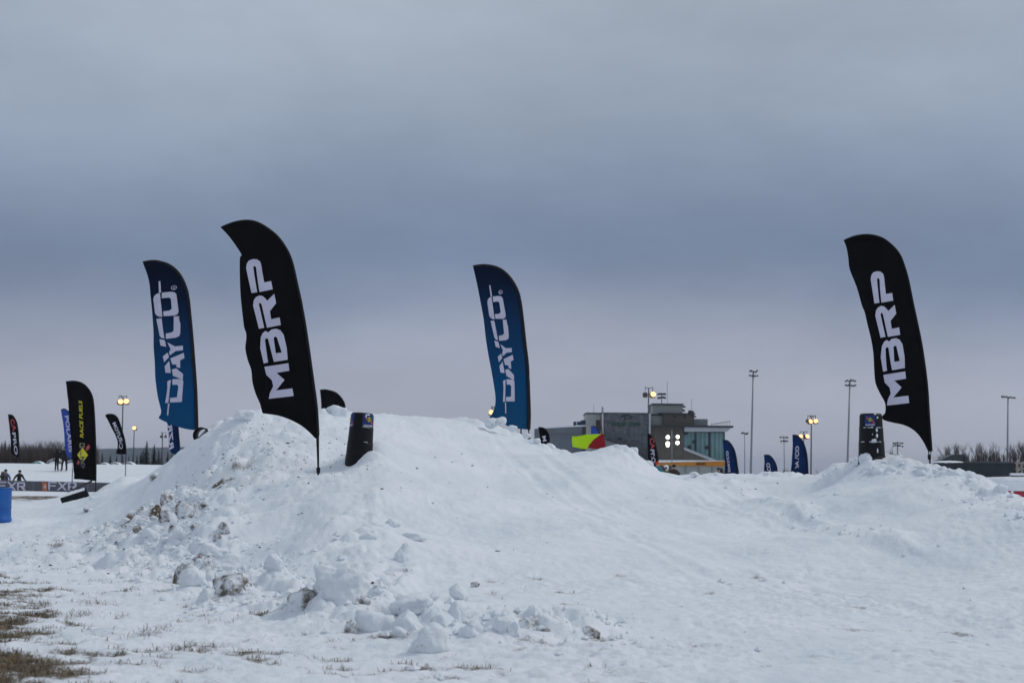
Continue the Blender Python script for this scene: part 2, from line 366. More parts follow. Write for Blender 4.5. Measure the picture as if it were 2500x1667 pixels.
def terrain(x, y, attrs=False):
    """height of the snow (and where bare dirt shows or crevices are darkened) at world x, y"""
    r = np.hypot(x, y); near = (1 - sstep(50, 60, y)) * (1 - sstep(24, 32, np.abs(x))) * sstep(1.0, 4.0, y)
    z = np.zeros_like(x)
    idx = near > 0
    z[idx] = rbf(x[idx], y[idx]) * near[idx]
    # far field: shallow dip to the banner fence, then the pushed-up bank behind it
    left = 1 - sstep(-16, -9, x)
    z = z - .28 * sstep(66, 84, y) * left
    z = z + 1.86 * sstep(98, 112, y) * (1 - sstep(142, 165, y)) * left * sstep(-110, -70, x)
    z = z + .2 * sstep(150, 400, r) * gnoise(x / 90, y / 90, 5)
    fade = 1 / (1 + (r / 45) ** 2)
    mound = sstep(.12, .5, z) * near
    toe = np.exp(-(pdist(x, y, L_TOE) / .75) ** 2); berm = np.exp(-(pdist(x, y, L_BERM) / .5) ** 2)
    cr = np.exp(-(pdist(x, y, L_CREST) / .7) ** 2); cr2 = np.exp(-(pdist(x, y, L_CREST2) / .8) ** 2)
    lip = np.exp(-(pdist(x, y, L_LIP) / .24) ** 2); edge = np.exp(-(pdist(x, y, L_EDGE) / .6) ** 2)
    dm = np.exp(-(((x - C_DIRTY[0]) / 2.4) ** 2 + ((y - C_DIRTY[1]) / 6.0) ** 2))
    dm2 = np.exp(-(((x - C_DIRTY[0]) / 1.5) ** 2 + ((y - C_DIRTY[1] + .8) / 2.6) ** 2))
    lump = np.clip(toe * .9 + berm * .7 + cr * .5 + cr2 * .22 + lip * .33 + edge * .5 + dm * .9, 0, 1.1)
    big = clods(x * 2.1 + .3 * gnoise(x * 3, y * 3, 3), y * 2.1, 3); mid = clods(x * 5.2, y * 5.2, 9); sm = clods(x * 12, y * 12, 21)
    gate = sstep(-.25, .35, gnoise(x * 1.1, y * 1.1, 31))
    z = z + lump * gate * (.20 * big + .10 * mid + .035 * sm) + lump * .03 * mid
    z = z + .035 * lip
    z = z + near * (.045 * fbm(x / 1.9, y / 1.9, 3, 2) * (.35 + mound)) + near * (.010 + .016 * sstep(-.3, .5, gnoise(x * .45, y * .3, 101))) * fbm(x / .42, y / .42, 3, 8) + near * (.006 + .008 * sstep(-.2, .5, gnoise(x * .6, y * .4, 103))) * fbm(x / .11, y / .11, 2, 14)
    # packed trampled snow on the flat
    flat = near * (1 - mound)
    tr = clods(x * 3.1, y * 3.1, 41); tr2 = clods(x * 8, y * 8, 43)
    z = z + flat * sstep(-.2, .4, gnoise(x * .8, y * .8, 44)) * (.02 * tr + .02 * tr2)
    z = z - flat * .018 * sstep(.35, .8, np.abs(np.sin((y + .35 * x) * 9 + 2.5 * gnoise(x * .6, y * .6, 50)))) * np.exp(-(((x + .6) / 3.2) ** 2 + ((y - 11.2) / 1.6) ** 2))
    # groomer corduroy on the run-up
    groom = near * sstep(2.2, 5.0, x) * (1 - berm) * (1 - lip)
    z = z + groom * .012 * np.sin((y * .92 + x * .38) * 2 * np.pi / .17 + 3 * gnoise(x * .35, y * .35, 60)) * sstep(-.35, .3, gnoise(x * .5, y * .9, 61))
    # sled tracks up the ramp
    for (ax_, ay_, bx_, by_) in ((4.4, 9, .2, 33), (3.6, 9, -.5, 33), (6.2, 9, 3.6, 31), (5.5, 9, 3.0, 31)):
        q_ = np.abs((x - ax_) * (by_ - ay_) - (y - ay_) * (bx_ - ax_)) / math.hypot(bx_ - ax_, by_ - ay_) + .05 * gnoise(x * .7, y * .7, 95)
        z = z - near * (.016 * np.exp(-(q_ / .09) ** 2) - .009 * np.exp(-((q_ - .17) / .06) ** 2)) * sstep(-.5, .2, gnoise(x * .5, y * .25, 97)) * (1 - toe)
    # old ruts up the middle ramp
    z = z + near * mound * .022 * gnoise((x + .25 * y) * 1.7, y * .16, 66)
    z = z + (1 - near) * (.10 * fbm(x / 7, y / 7, 3, 70) * np.clip(40 / (r + 1), 0.05, 1))
    if not attrs: return z
    n1 = fbm(x / 1.5, y / .9, 4, 80, .6); n2 = fbm(x / .38, y / .26, 4, 84, .62)
    gl = np.exp(-(((x + .36 * y) / .62) ** 2 + ((y - 12.5) / 3.6) ** 2)); gl2 = np.exp(-(((x + 3.5) / .9) ** 2 + ((y - 9.4) / .8) ** 2))
    fr = np.exp(-(((x + 1.6) / 3.6) ** 2 + ((y - 10.2) / 1.5) ** 2)); wide = np.exp(-(((x + 5.5) / 3.6) ** 2 + ((y - 17) / 9) ** 2))
    strip = np.exp(-(((x + .325 * y) / 2.6) ** 2 + ((y - 63) / 8.5) ** 2))
    dirt = flat * (.60 * gl + .42 * gl2 + .20 * fr + .12 * wide) + .20 * flat
    dirt = dirt + (.32 * n1 + .45 * n2) * (flat * .9) - .20 * flat
    dirt = np.where(y > 50, strip * .8 + .45 * n2 * strip + .25 * n1 * strip, dirt)
    crev = lump * gate * sstep(.16, .0, big) * sstep(.3, .05, mid)  # gaps between toe lumps: crevice shadow painted in along with soil
    dirt = np.where(y <= 50, np.maximum(dirt, dm2 * (.62 + .8 * n2) * sstep(-.1, .3, gnoise(x * 1.6, y * 1.2, 91))), dirt)
    dirt = np.where(y <= 50, np.maximum(dirt, toe * crev * (.35 + .6 * n2)), dirt)
    z = z - .02 * np.clip(dirt, 0, 1) * flat
    return z, np.clip(dirt, 0, 1)
def tz(x, y): return float(terrain(np.array([float(x)]), np.array([float(y)]))[0])

NA, NR = 860, 800
th = np.concatenate([np.radians(np.linspace(-180, -26, 40)[:-1]), np.radians(np.linspace(-26, 26, NA)), np.radians(np.linspace(26, 180, 40)[1:])])
rr = np.concatenate([[0.6, 1.5, 3, 4.5], np.geomspace(6, 62, NR), np.geomspace(62, 170, 90)[1:], np.geomspace(170, 7000, 40)[1:]])
TH, RR = np.meshgrid(th, rr); gx = (RR * np.sin(TH)).ravel(); gy = (RR * np.cos(TH)).ravel()
gz, gd = terrain(gx, gy, True)
nt_, nr_ = len(th), len(rr)
idx = np.arange(nt_ * nr_).reshape(nr_, nt_)
quads = np.stack([idx[:-1, :-1], idx[:-1, 1:], idx[1:, 1:], idx[1:, :-1]], -1).reshape(-1, 4)
me = bpy.data.meshes.new('snow_ground')
me.vertices.add(len(gx)); me.vertices.foreach_set('co', np.stack([gx, gy, gz], -1).astype(np.float32).ravel())
me.loops.add(quads.size); me.loops.foreach_set('vertex_index', quads[:, ::-1].astype(np.int32).ravel())
me.polygons.add(len(quads)); me.polygons.foreach_set('loop_start', np.arange(0, quads.size, 4, dtype=np.int32))
me.polygons.foreach_set('use_smooth', np.ones(len(quads), bool))
me.update(calc_edges=True)
at = me.attributes.new('dirt', 'FLOAT', 'POINT'); at.data.foreach_set('value', gd.astype(np.float32))  # soil stains together with the painted crevice shadow
me.materials.append(M_SNOW)
ground = link(bpy.data.objects.new('snow_ground', me)); ground['kind'] = 'structure'
ground['label'] = 'rutted snow field with the pushed-up jumps, berms and bank of the race track'

# far wooded hill
hx = np.linspace(-1500, 900, 160); hv = []; hf = []
for j, (yy, k) in enumerate(((2250, 0.0), (2400, .5), (2600, .85), (2800, 1.0), (3100, .7), (3500, 0))):
    for x in hx:
        q = (x + 700) / 330.0
        h = 20 + 16 * math.exp(-((x + 560) / 170) ** 2) + 10 * math.exp(-((x + 760) / 110) ** 2) + 3 * mnoise.noise(Vector((x / 70, 1.3, 0))) + 1.3 * mnoise.noise(Vector((x / 14, j, 0)))
        h *= 1 / (1 + math.exp((x + 330) / 60))
        hv.append((x, yy, -4 + (h + 4) * k * 1.15))
for j in range(5):
    for i in range(159): a = j * 160 + i; hf.append((a, a + 1, a + 161, a + 160))
HILLM = mat('wooded_hill', (.045, .06, .07), .9, vary=.8, vscale=.05)
hill = mesh_obj('hill', hv, hf, HILLM, smooth=True); hill['kind'] = 'structure'; hill['label'] = 'low wooded hill far beyond the track'

# ------------------------------------------------------------------ printed shapes and sheets
def catmull(pts, k=4):
    out_ = []
    for i in range(len(pts) - 1):
        p0 = pts[max(i - 1, 0)]; p1 = pts[i]; p2 = pts[i + 1]; p3 = pts[min(i + 2, len(pts) - 1)]
        for j in range(k):
            t = j / k
            out_.append(tuple(.5 * (2 * p1[c] + (p2[c] - p0[c]) * t + (2 * p0[c] - 5 * p1[c] + 4 * p2[c] - p3[c]) * t * t + (3 * p1[c] - p0[c] - 3 * p2[c] + p3[c]) * t ** 3) for c in (0, 1)))
    out_.append(pts[-1]); return out_
def fill_loops(loops):
    """flat filled shape (even-odd) as a bmesh in x, z"""
    cu = bpy.data.curves.new('tmp', 'CURVE'); cu.dimensions = '2D'; cu.fill_mode = 'BOTH'
    for lp in loops:
        sp = cu.splines.new('POLY'); sp.points.add(len(lp) - 1)
        for p, q in zip(sp.points, lp): p.co = (q[0], q[1], 0, 1)
        sp.use_cyclic_u = True
    return _curve_bm(cu)
def _curve_bm(cu):
    o = bpy.data.objects.new('tmp', cu); col.objects.link(o)
    dg = bpy.context.evaluated_depsgraph_get(); ev = o.evaluated_get(dg); m_ = ev.to_mesh()
    bm = bmesh.new(); bm.from_mesh(m_); ev.to_mesh_clear()
    bpy.data.objects.remove(o); bpy.data.curves.remove(cu)
    for v in bm.verts: v.co = Vector((v.co.x, 0, v.co.y))
    return bm
def text_bm(s, bold=0.0, shear=0.0, spacing=1.0):
    cu = bpy.data.curves.new('tmp', 'FONT'); cu.body = s; cu.fill_mode = 'BOTH'; cu.offset = bold; cu.shear = shear; cu.space_character = spacing; cu.resolution_u = 3
    return _curve_bm(cu)
def slice_bm(bm, step):
    xs = [v.co.x for v in bm.verts]; zs = [v.co.z for v in bm.verts]
    if not xs: return
    for lo, hi, ax in ((min(xs), max(xs), (1, 0, 0)), (min(zs), max(zs), (0, 0, 1))):
        c = math.ceil(lo / step) * step
        while c < hi:
            bmesh.ops.bisect_plane(bm, geom=bm.verts[:] + bm.edges[:] + bm.faces[:], plane_co=Vector(ax) * c, plane_no=Vector(ax), dist=1e-5)
            c += step

class Sheet:
    """a hanging cloth: local x, z in metres in the plane of the cloth, y = ripple"""
    def __init__(s, base_px, base_py, d, amp=.05, seed=0, edge=None):
        s.b = P(base_px, base_py, d); s.d = d; s.amp = amp; s.seed = seed; s.edge = None
        if edge is not None:
            e = sorted([(s.loc(*p)[1], s.loc(*p)[0]) for p in edge]); s.edge = ([a for a, _ in e], [b for _, b in e])
    def loc(s, px, py):
        p = P(px, py, s.d); return (p.x - s.b.x, p.z - s.b.z)
    def rip(s, x, z):
        w = 1.0
        if s.edge is not None:
            xe = float(np.interp(z, s.edge[0], s.edge[1])); w = min(1.0, max(0.0, (xe - x) / .7))
        k = s.seed * 1.7
        return s.amp * w * (math.sin(2.1 * z + 3.0 * x + k) + .55 * math.sin(4.7 * z - 3.4 * x + 2 * k) + .25 * math.sin(9.3 * z + 6 * x + k))
    def place(s, bm, off, step):
        slice_bm(bm, step)
        for v in bm.verts: v.co.y = s.rip(v.co.x, v.co.z) + off
        return bm

def outline_flag(name, label, d, base, pole, left, m, prints=(), pole_ext=None, amp=.05, seed=0, group=None, step=.12, pole_r=.022, sleeve=True, extra=None):
    """pole / left: photo-traced edges from the foot up to the tip / from the tip down to the foot"""
    sh = Sheet(base[0], base[1], d, amp, seed, pole)
    t = empty(name, sh.b, label, 'flag', group)
    polec = catmull(list(pole)); leftc = catmull(list(left), 3)
    lp = [sh.loc(*p) for p in polec] + [sh.loc(*p) for p in leftc[1:-1]]
    bm = sh.place(fill_loops([lp]), 0, step)
    c = bm_obj('cloth', bm, m, t, smooth=True)
    sol = c.modifiers.new('Solidify', 'SOLIDIFY'); sol.thickness = .004; sol.offset = 0
    pts = [sh.loc(*p) for p in polec]
    if sleeve:
        mb = MB(); mb.tube([(x, 0, z) for x, z in pts], [pole_r * (1.1 - .5 * i / len(pts)) for i in range(len(pts))], 8); mb.build('pole_sleeve', POLE, t, True)
    foot = pts[0]
    if pole_ext: end = sh.loc(*pole_ext)
    else: end = (0, 0)
    zb_ = min(end[1], tz(sh.b.x + end[0], d) - sh.b.z) - .25; mb = MB(); mb.tube([(foot[0], 0, foot[1] + .05), (end[0], 0, end[1]), (end[0], 0, zb_)], pole_r * .75, 8); mb.build('pole', POLE, t, True)
    for k, (bmf, pm) in enumerate(prints):
        bmp = bmf(sh); sh.place(bmp, -.012 - .004 * (k % 3), step); bm_obj('print', bmp, pm, t)
    if extra: extra(sh, t)
    return t
def loops_print(loops): return lambda sh: fill_loops([[sh.loc(*p) for p in lp] for lp in loops])
def text_print(s, a, b, h, bold=.02, shear=0.0, spacing=1.0):
    """text whose baseline runs from photo point a to b, letters rising h photo pixels to the left of that direction"""
    def f(sh):
        bm = text_bm(s, bold, shear, spacing)
        xs = [v.co.x for v in bm.verts]; zs = [v.co.z for v in bm.verts]
        x0, x1, z0, z1 = min(xs), max(xs), min(zs), max(zs)
        A = Vector((a[0], a[1])); B = Vector((b[0], b[1])); u = B - A; n = Vector((u.y, -u.x)).normalized() * h
        for v in bm.verts:
            q = A + u * ((v.co.x - x0) / (x1 - x0)) + n * ((v.co.z - z0) / (z1 - z0))
            v.co.x, v.co.z = sh.loc(q.x, q.y)
        return bm
    return f
def zoom(ox, oy, sc): return lambda pts: [(ox + u / sc, oy + v / sc) for u, v in pts]
def affine(src, dst):
    A = np.array([[x, y, 1] for x, y in src], float); X = np.linalg.solve(A, np.array(dst, float))
    return lambda pts: [tuple(np.array([x, y, 1]) @ X) for x, y in pts]

# letters traced from the photograph
MB_P = [(233, 508), (207, 345), (212, 315), (225, 297), (250, 288), (275, 290), (295, 305), (302, 330), (316, 442), (359, 434), (366, 487), (282, 502), (270, 345), (262, 333), (252, 340), (254, 360), (268, 503)]
MB_R = [(272, 743), (240, 590), (245, 555), (258, 535), (280, 524), (300, 528), (318, 545), (327, 560), (374, 516), (383, 577), (342, 628), (350, 682), (402, 671), (409, 722), (322, 737), (292, 585), (283, 570), (275, 580), (305, 737)]
MB_B = [(299, 972), (280, 870), (283, 800), (295, 772), (312, 758), (330, 768), (350, 750), (380, 745), (405, 755), (425, 785), (440, 870), (443, 948), (359, 962), (328, 812), (317, 806), (308, 815), (325, 965)]
MB_BH = [(372, 905), (362, 805), (372, 795), (383, 803), (408, 900)]
MB_M = [(301, 993), (446, 970), (451, 1020), (372, 1033), (420, 1080), (367, 1148), (467, 1136), (474, 1186), (324, 1203), (330, 1165), (350, 1120), (342, 1080), (310, 1045)]
zr = zoom(2050, 560, 2.8)
def mbrp(f): return [loops_print([f(MB_P)]), loops_print([f(MB_R)]), loops_print([f(MB_B), f(MB_BH)]), loops_print([f(MB_M)])]
def toggles(a, b):
    def ex(sh, t):
        x, z = sh.loc(*a); x2, z2 = sh.loc(*b)
        MB().tube([(x, -.02, z), (x2, -.02, z2)], .010, 6).build('tension_cord', POLE, t)
        MB().lathe([(.03, -.05), (.034, 0), (.034, .04), (.026, .05)], 10).build('pole_foot', POLE, t, True, loc=(x2, 0, z2 + .05))
    return ex
outline_flag('feather_flag', 'black feather flag with white MBRP lettering beside the snow-splashed black barrel', 27.0, (2270, 1122),
    zr([(627, 1515), (622, 1440), (612, 1300), (600, 1100), (585, 960), (560, 790), (530, 640), (500, 500), (470, 350), (445, 260), (415, 180), (370, 120), (310, 70), (250, 45), (180, 36), (110, 45), (60, 62), (28, 78)]),
    zr([(28, 78), (45, 130), (58, 200), (66, 275), (110, 400), (150, 520), (172, 570), (195, 680), (220, 790), (233, 865), (240, 960), (250, 1045), (280, 1120), (312, 1185), (312, 1250), (295, 1270), (292, 1290), (310, 1305), (370, 1320), (440, 1335), (500, 1365), (545, 1410), (580, 1465), (605, 1515), (627, 1515)]),
    BLACK, [(p, PRINT) for p in mbrp(zr)], (2270, 1125), .045, 1, 'large feather flags on the jump', extra=toggles(zr([(600, 1480)])[0], (2269, 1122)))
zl = zoom(530, 530, 2.4885)
al = affine([(233, 508), (324, 1203), (474, 1186)], [(207, 460), (318, 1104), (466, 1086)])
outline_flag('feather_flag', 'black feather flag with white MBRP lettering, leaning in the hollow beside the stickered barrel', 24.0, (777, 1157),
    zl([(614, 1325), (605, 1160), (583, 990), (545, 720), (515, 540), (485, 400), (455, 270), (420, 190), (370, 120), (310, 70), (250, 35), (190, 21), (120, 28), (60, 47), (23, 64)]),
    zl([(23, 64), (70, 115), (120, 185), (146, 228), (137, 240), (135, 290), (138, 420), (148, 545), (160, 660), (174, 700), (178, 740), (175, 800), (190, 870), (210, 930), (216, 1000), (235, 1070), (262, 1130), (272, 1165), (280, 1190), (300, 1195), (370, 1205), (440, 1228), (510, 1265), (565, 1310), (600, 1345), (614, 1325)]),
    BLACK, [(p, PRINT) for p in mbrp(lambda q: zl(al(q)))], (777, 1152), .045, 3, 'large feather flags on the jump', extra=toggles(zl([(606, 1340)])[0], (777, 1155)))
D_T = [[(157, 200), (168, 199), (183, 296), (171, 297)], [(172, 300), (178, 302), (205, 495), (190, 497), (170, 485), (158, 465), (142, 350), (145, 325), (158, 307)],
    [(188, 297), (240, 292), (262, 297), (275, 312), (302, 460), (298, 482), (280, 492), (213, 492), (207, 453), (245, 448), (258, 435), (247, 355), (236, 340), (192, 345)],
    [(170, 512), (202, 508), (235, 678), (215, 672), (203, 655)], [(276, 500), (308, 498), (312, 530), (322, 560), (328, 640), (325, 665), (305, 677), (245, 683), (242, 640), (275, 633), (287, 620)],
    [(203, 682), (238, 693), (250, 748), (214, 735)], [(255, 712), (303, 748), (352, 745), (355, 782), (310, 787), (276, 820), (270, 790), (278, 770)], [(232, 825), (262, 795), (272, 835), (243, 872)],
    [(282, 845), (362, 805), (370, 850), (345, 865), (350, 930), (327, 920), (325, 900), (297, 895), (289, 870)], [(247, 905), (275, 865), (292, 965), (257, 960)], [(297, 937), (325, 930), (372, 980), (374, 1027), (308, 990)],
    [(278, 1035), (290, 1025), (300, 1026), (296, 1213), (278, 1213), (283, 1090)], [(307, 1018), (365, 1020), (378, 1040), (380, 1210), (305, 1210), (303, 1172), (347, 1170), (350, 1080), (340, 1065), (312, 1065)], [(295, 1218), (304, 1218), (306, 1316), (298, 1315)]]
def ring(cx, cy, r, n=16): return [(cx + r * math.cos(2 * math.pi * k / n), cy + r * math.sin(2 * math.pi * k / n)) for k in range(n)]
def dayco(f, reg=True):
    o = [loops_print([f(l)]) for l in D_T]
    if reg:
        o.append(loops_print([f(ring(257, 260, 18)), f(ring(257, 260, 14))]))
        a, b = f([(265, 269), (264, 252)]); o.append(text_print('R', a, b, 5.2, .01))
    return o
zc = zoom(1150, 640, 3.5625)
DC_POLE = [(500, 1455), (505, 1330), (500, 1150), (490, 900), (468, 700), (445, 480), (425, 330), (400, 240), (350, 150), (290, 85), (220, 45), (130, 27), (60, 30), (17, 38)]
DC_LEFT = [(17, 38), (50, 180), (85, 360), (110, 500), (128, 660), (150, 800), (180, 960), (200, 1080), (212, 1170), (208, 1250), (185, 1310), (160, 1355), (215, 1375), (310, 1420), (400, 1445), (500, 1455)]
outline_flag('feather_flag', 'blue feather flag with white DAYCO lettering behind the middle snow crest', 35.5, (1292, 1068), zc(DC_POLE), zc(DC_LEFT), BLUEF,
    [(p, PRINT) for p in dayco(zc)], (1292, 1068), .05, 2, 'large feather flags on the jump', pole_r=.045,
    extra=lambda sh, t: MB().tube([(sh.loc(1272, 1044)[0], .05, sh.loc(1272, 1044)[1]), (sh.loc(1272, 1075)[0], .05, sh.loc(1272, 1075)[1])], .018, 6).build('ground_stake', POLE, t))
zd = zoom(340, 630, 3.3375)
ad = affine([(157, 200), (380, 1210), (278, 1213)], [(158, 190), (345, 1170), (210, 1180)])
outline_flag('feather_flag', 'blue feather flag with white DAYCO lettering beside the open-ended barrel shell', 36.5, (479, 1094),
    zd([(468, 1400), (465, 1250), (458, 1050), (445, 850), (430, 650), (412, 450), (400, 330), (380, 240), (340, 150), (290, 90), (230, 50), (150, 27), (90, 25), (30, 35)]),
    zd([(30, 35), (60, 120), (85, 210), (98, 300), (108, 450), (115, 600), (118, 750), (122, 900), (130, 1000), (150, 1120), (172, 1210), (178, 1250), (170, 1280), (160, 1305), (240, 1345), (320, 1375), (400, 1395), (468, 1400)]),
    BLUEF, [(p, PRINT) for p in dayco(lambda q: zd(ad(q)))], (479, 1094), .05, 4, 'large feather flags on the jump', pole_r=.045)
# dark flag whose head shows over the crest
zh = zoom(750, 900, 3.92)
outline_flag('feather_flag', 'plain dark feather flag of which only the rounded head shows above the crest', 62.0, (846, 1175),
    [(846, 1150), (845, 1080), (843, 1020), (842, 990), (836, 975), (826, 963), (815, 956), (800, 952), (790, 951), (781, 952)],
    [(781, 952), (783, 970), (785, 1000), (786, 1060), (790, 1140), (846, 1150)], BLACK, [], (846, 1178), .03, 5, pole_r=.03, step=.25)

# distant flags -------------------------------------------------------------
zs = zoom(150, 920, 5.6)
SUNOCO = [(text_print('RACE FUELS', *zs([(304, 832), (283, 318)]), 8.6, .018, .25), PRINTY),
          (loops_print([zs([(292, 962), (366, 1065), (292, 1170), (222, 1065)])]), PRINTY),
          (loops_print([zs([(375, 922), (395, 945), (380, 985), (348, 1012), (336, 985), (345, 955)])]), PRINTR),
          (loops_print([zs([(240, 1130), (252, 1165), (236, 1205), (222, 1185), (205, 1188), (222, 1155)])]), PRINTR),
          (text_print('SUNOCO', *zs([(325, 1240), (318, 900)]), 11, .045), mat('navy_print', (.02, .025, .07), .6, vary=.1)),
          (loops_print([zs([(255, 900), (325, 905), (322, 960), (305, 965), (292, 955), (275, 965), (258, 970), (250, 940)]), zs([(266, 912), (315, 915), (313, 945), (270, 950)])]), mat('olive_print', (.22, .21, .10), .6, vary=.1)),
          (loops_print([zs([(268, 1160), (288, 1178), (312, 1165), (325, 1190), (322, 1232), (298, 1250), (284, 1225), (264, 1195)]), zs([(280, 1185), (310, 1185), (312, 1220), (290, 1228)])]), MATS['olive_print'])]
def guy(sh, t):
    a, b, c = sh.loc(224, 1174), sh.loc(208, 1183), sh.loc(182, 1200)
    MB().tube([(a[0], 0, a[1]), (b[0], -.3, b[1] - .01), (c[0], -.8, c[1])], .035, 6).build('tie_strap', POLE, t)
outline_flag('feather_flag', 'black square-footed flag with yellow RACE FUELS lettering and a yellow diamond emblem', 55.0, (233.5, 1190),
    zs([(468, 1422), (470, 1200), (466, 900), (452, 550), (440, 380), (428, 290), (400, 210), (355, 145), (300, 95), (230, 66), (150, 56), (60, 66)]),
    zs([(60, 66), (80, 250), (100, 480), (130, 800), (150, 1050), (160, 1250), (172, 1340), (172, 1392), (260, 1398), (468, 1422)]), BLACK, SUNOCO, (233.5, 1190), .03, 6, pole_r=.03, step=.3, extra=guy)
outline_flag('feather_flag', 'royal blue flag with white POLARIS lettering half hidden behind the black RACE FUELS flag', 90.0, (176, 1135),
    [(176, 1122), (178, 1090), (177, 1050), (174, 1020), (168, 1006), (160, 999), (154, 998), (149, 1001)], [(149, 1001), (152, 1020), (156, 1050), (158, 1085), (163, 1112), (176, 1122)], ROYAL,
    [(text_print('POLARIS', (158.5, 1015), (168.5, 1104), 9, .02), PRINT)], (177, 1150), .03, 7, pole_r=.04, step=.5)
CAP = lambda red, wht: [(text_print('CA', *red, .03), PRINTR), (text_print('PRO', *wht, .02), PRINT)]
outline_flag('feather_flag', 'slim black flag with red and white lettering in front of the brown treeline', 120.0, (46, 1133),
    [(46.5, 1117), (46, 1090), (45, 1060), (42, 1035), (37, 1022), (31, 1014), (25, 1012), (19.5, 1012)], [(19.5, 1012), (23, 1040), (26, 1075), (26, 1100), (31, 1109), (46.5, 1117)], BLACK,
    CAP(((24.5, 1024), (32, 1053), 9.5), ((30, 1056), (36, 1110), 8)), (46, 1136), .03, 8, pole_r=.045, step=.6)
zm = zoom(250, 990, 10.455)
outline_flag('feather_flag', 'bent black flag with white MOTUL-like lettering curving over the far snow bank'.replace('MOTUL-like ', 'slanted '), 105.0, (307, 1125),
    zm([(605, 1240), (600, 1080), (575, 900), (530, 720), (480, 560), (430, 400), (380, 300), (310, 235), (200, 212), (120, 225), (70, 258)]),
    zm([(70, 258), (120, 330), (180, 450), (240, 580), (310, 700), (370, 850), (390, 950), (385, 1080), (360, 1230), (605, 1240)]), BLACK,
    [(text_print('MOT', *zm([(255, 445), (375, 750)]), 8.5, .03), PRINT), (text_print('US', *zm([(375, 755), (440, 930)]), 8.5, .03), PRINT), (text_print('Q', *zm([(415, 940), (430, 1110)]), 9.5, .0), PRINT)],
    (307, 1134), .03, 9, pole_r=.04, step=.5)
outline_flag('feather_flag', 'navy flag with large white RZR lettering hanging below the blue DAYCO flag', 80.0, (437, 1130),
    zm([(1975, 1250), (1965, 1000), (1950, 800), (1935, 600), (1905, 300), (1850, 100), (1780, -20), (1640, -60)]), zm([(1640, -60), (1645, 300), (1670, 640), (1700, 1000), (1715, 1120), (1800, 1230), (1975, 1250)]), NAVY,
    [(text_print('RZR', *zm([(1715, 1130), (1660, 480)]), -11, .03, .2), PRINT)], (439, 1145), .03, 10, pole_r=.04, step=.4)
zb = zoom(1300, 880, 4.276)
outline_flag('feather_flag', 'small black flag with a white letter rising behind the snow left of the grandstand', 75.0, (1341, 1095),
    zb([(178, 930), (175, 800), (160, 750), (130, 712), (95, 698), (60, 697)]), zb([(60, 697), (75, 780), (85, 850), (95, 930), (178, 930)]), BLACK,
    [(text_print('M', *zb([(100, 790), (110, 845)]), 9, .02), PRINT)], (1342, 1105), .03, 11, pole_r=.03, step=.4)
outline_flag('feather_flag', 'small royal blue flag head behind the yellow and red marshal flag', 120.0, (1466, 1080),
    zb([(712, 850), (705, 755), (690, 725), (668, 700), (640, 684), (610, 690)]), zb([(610, 690), (610, 740), (615, 780), (620, 850), (712, 850)]), ROYAL, [], (1467, 1095), .03, 12, pole_r=.04, step=.6)
outline_flag('feather_flag', 'slim black flag with red and white lettering in front of the grandstand corner', 115.0, (1581, 1140),
    zb([(1312, 1180), (1312, 1060), (1305, 980), (1292, 900), (1270, 830), (1245, 785), (1215, 763), (1200, 765)]), zb([(1200, 765), (1203, 900), (1205, 1050), (1208, 1180), (1312, 1180)]), BLACK,
    CAP((zb([(1220, 810), (1235, 925)])[0], zb([(1220, 810), (1235, 925)])[1], 11), (zb([(1228, 930), (1245, 1070)])[0], zb([(1228, 930), (1245, 1070)])[1], 10)), (1582, 1160), .03, 13, pole_r=.045, step=.6)
def small_dayco(pole, left, a, b, h, base, d, label, seed):
    outline_flag('feather_flag', label, d, base, pole, left, NAVY, [(text_print('DAYCO', a, b, h, .03), PRINT)], base, .03, seed, 'distant blue flags along the track', step=.5, pole_r=.05)
zt = zoom(1700, 880, 5.2275)
small_dayco(zt([(545, 1480), (520, 1330), (505, 1220), (480, 1130), (440, 1060), (395, 1020), (335, 1015)]), zt([(335, 1015), (345, 1080), (350, 1160), (365, 1300), (375, 1480), (545, 1480)]), zt([(436, 1415)])[0], zt([(408, 1150)])[0], 6, (1803, 1163), 100, 'navy flag with white DAYCO lettering standing against the end of the orange awning', 14)
small_dayco(zt([(1035, 1480), (1025, 1360), (1000, 1290), (960, 1230), (915, 1203), (862, 1207)]), zt([(862, 1207), (868, 1300), (872, 1480), (1035, 1480)]), zt([(978, 1560)])[0], zt([(935, 1300)])[0], 9, (1898, 1163), 110, 'short navy flag with white lettering cut off by the snow crest', 15)
small_dayco(zt([(1425, 1480), (1418, 1300), (1405, 1180), (1375, 1070), (1330, 990), (1280, 953), (1226, 950)]), zt([(1226, 950), (1228, 1100), (1218, 1300), (1215, 1480), (1425, 1480)]), zt([(1308, 1405)])[0], zt([(1310, 1090)])[0], 9, (1973, 1163), 98, 'tall navy flag with white DAYCO lettering in front of two lit floodlight poles', 16)

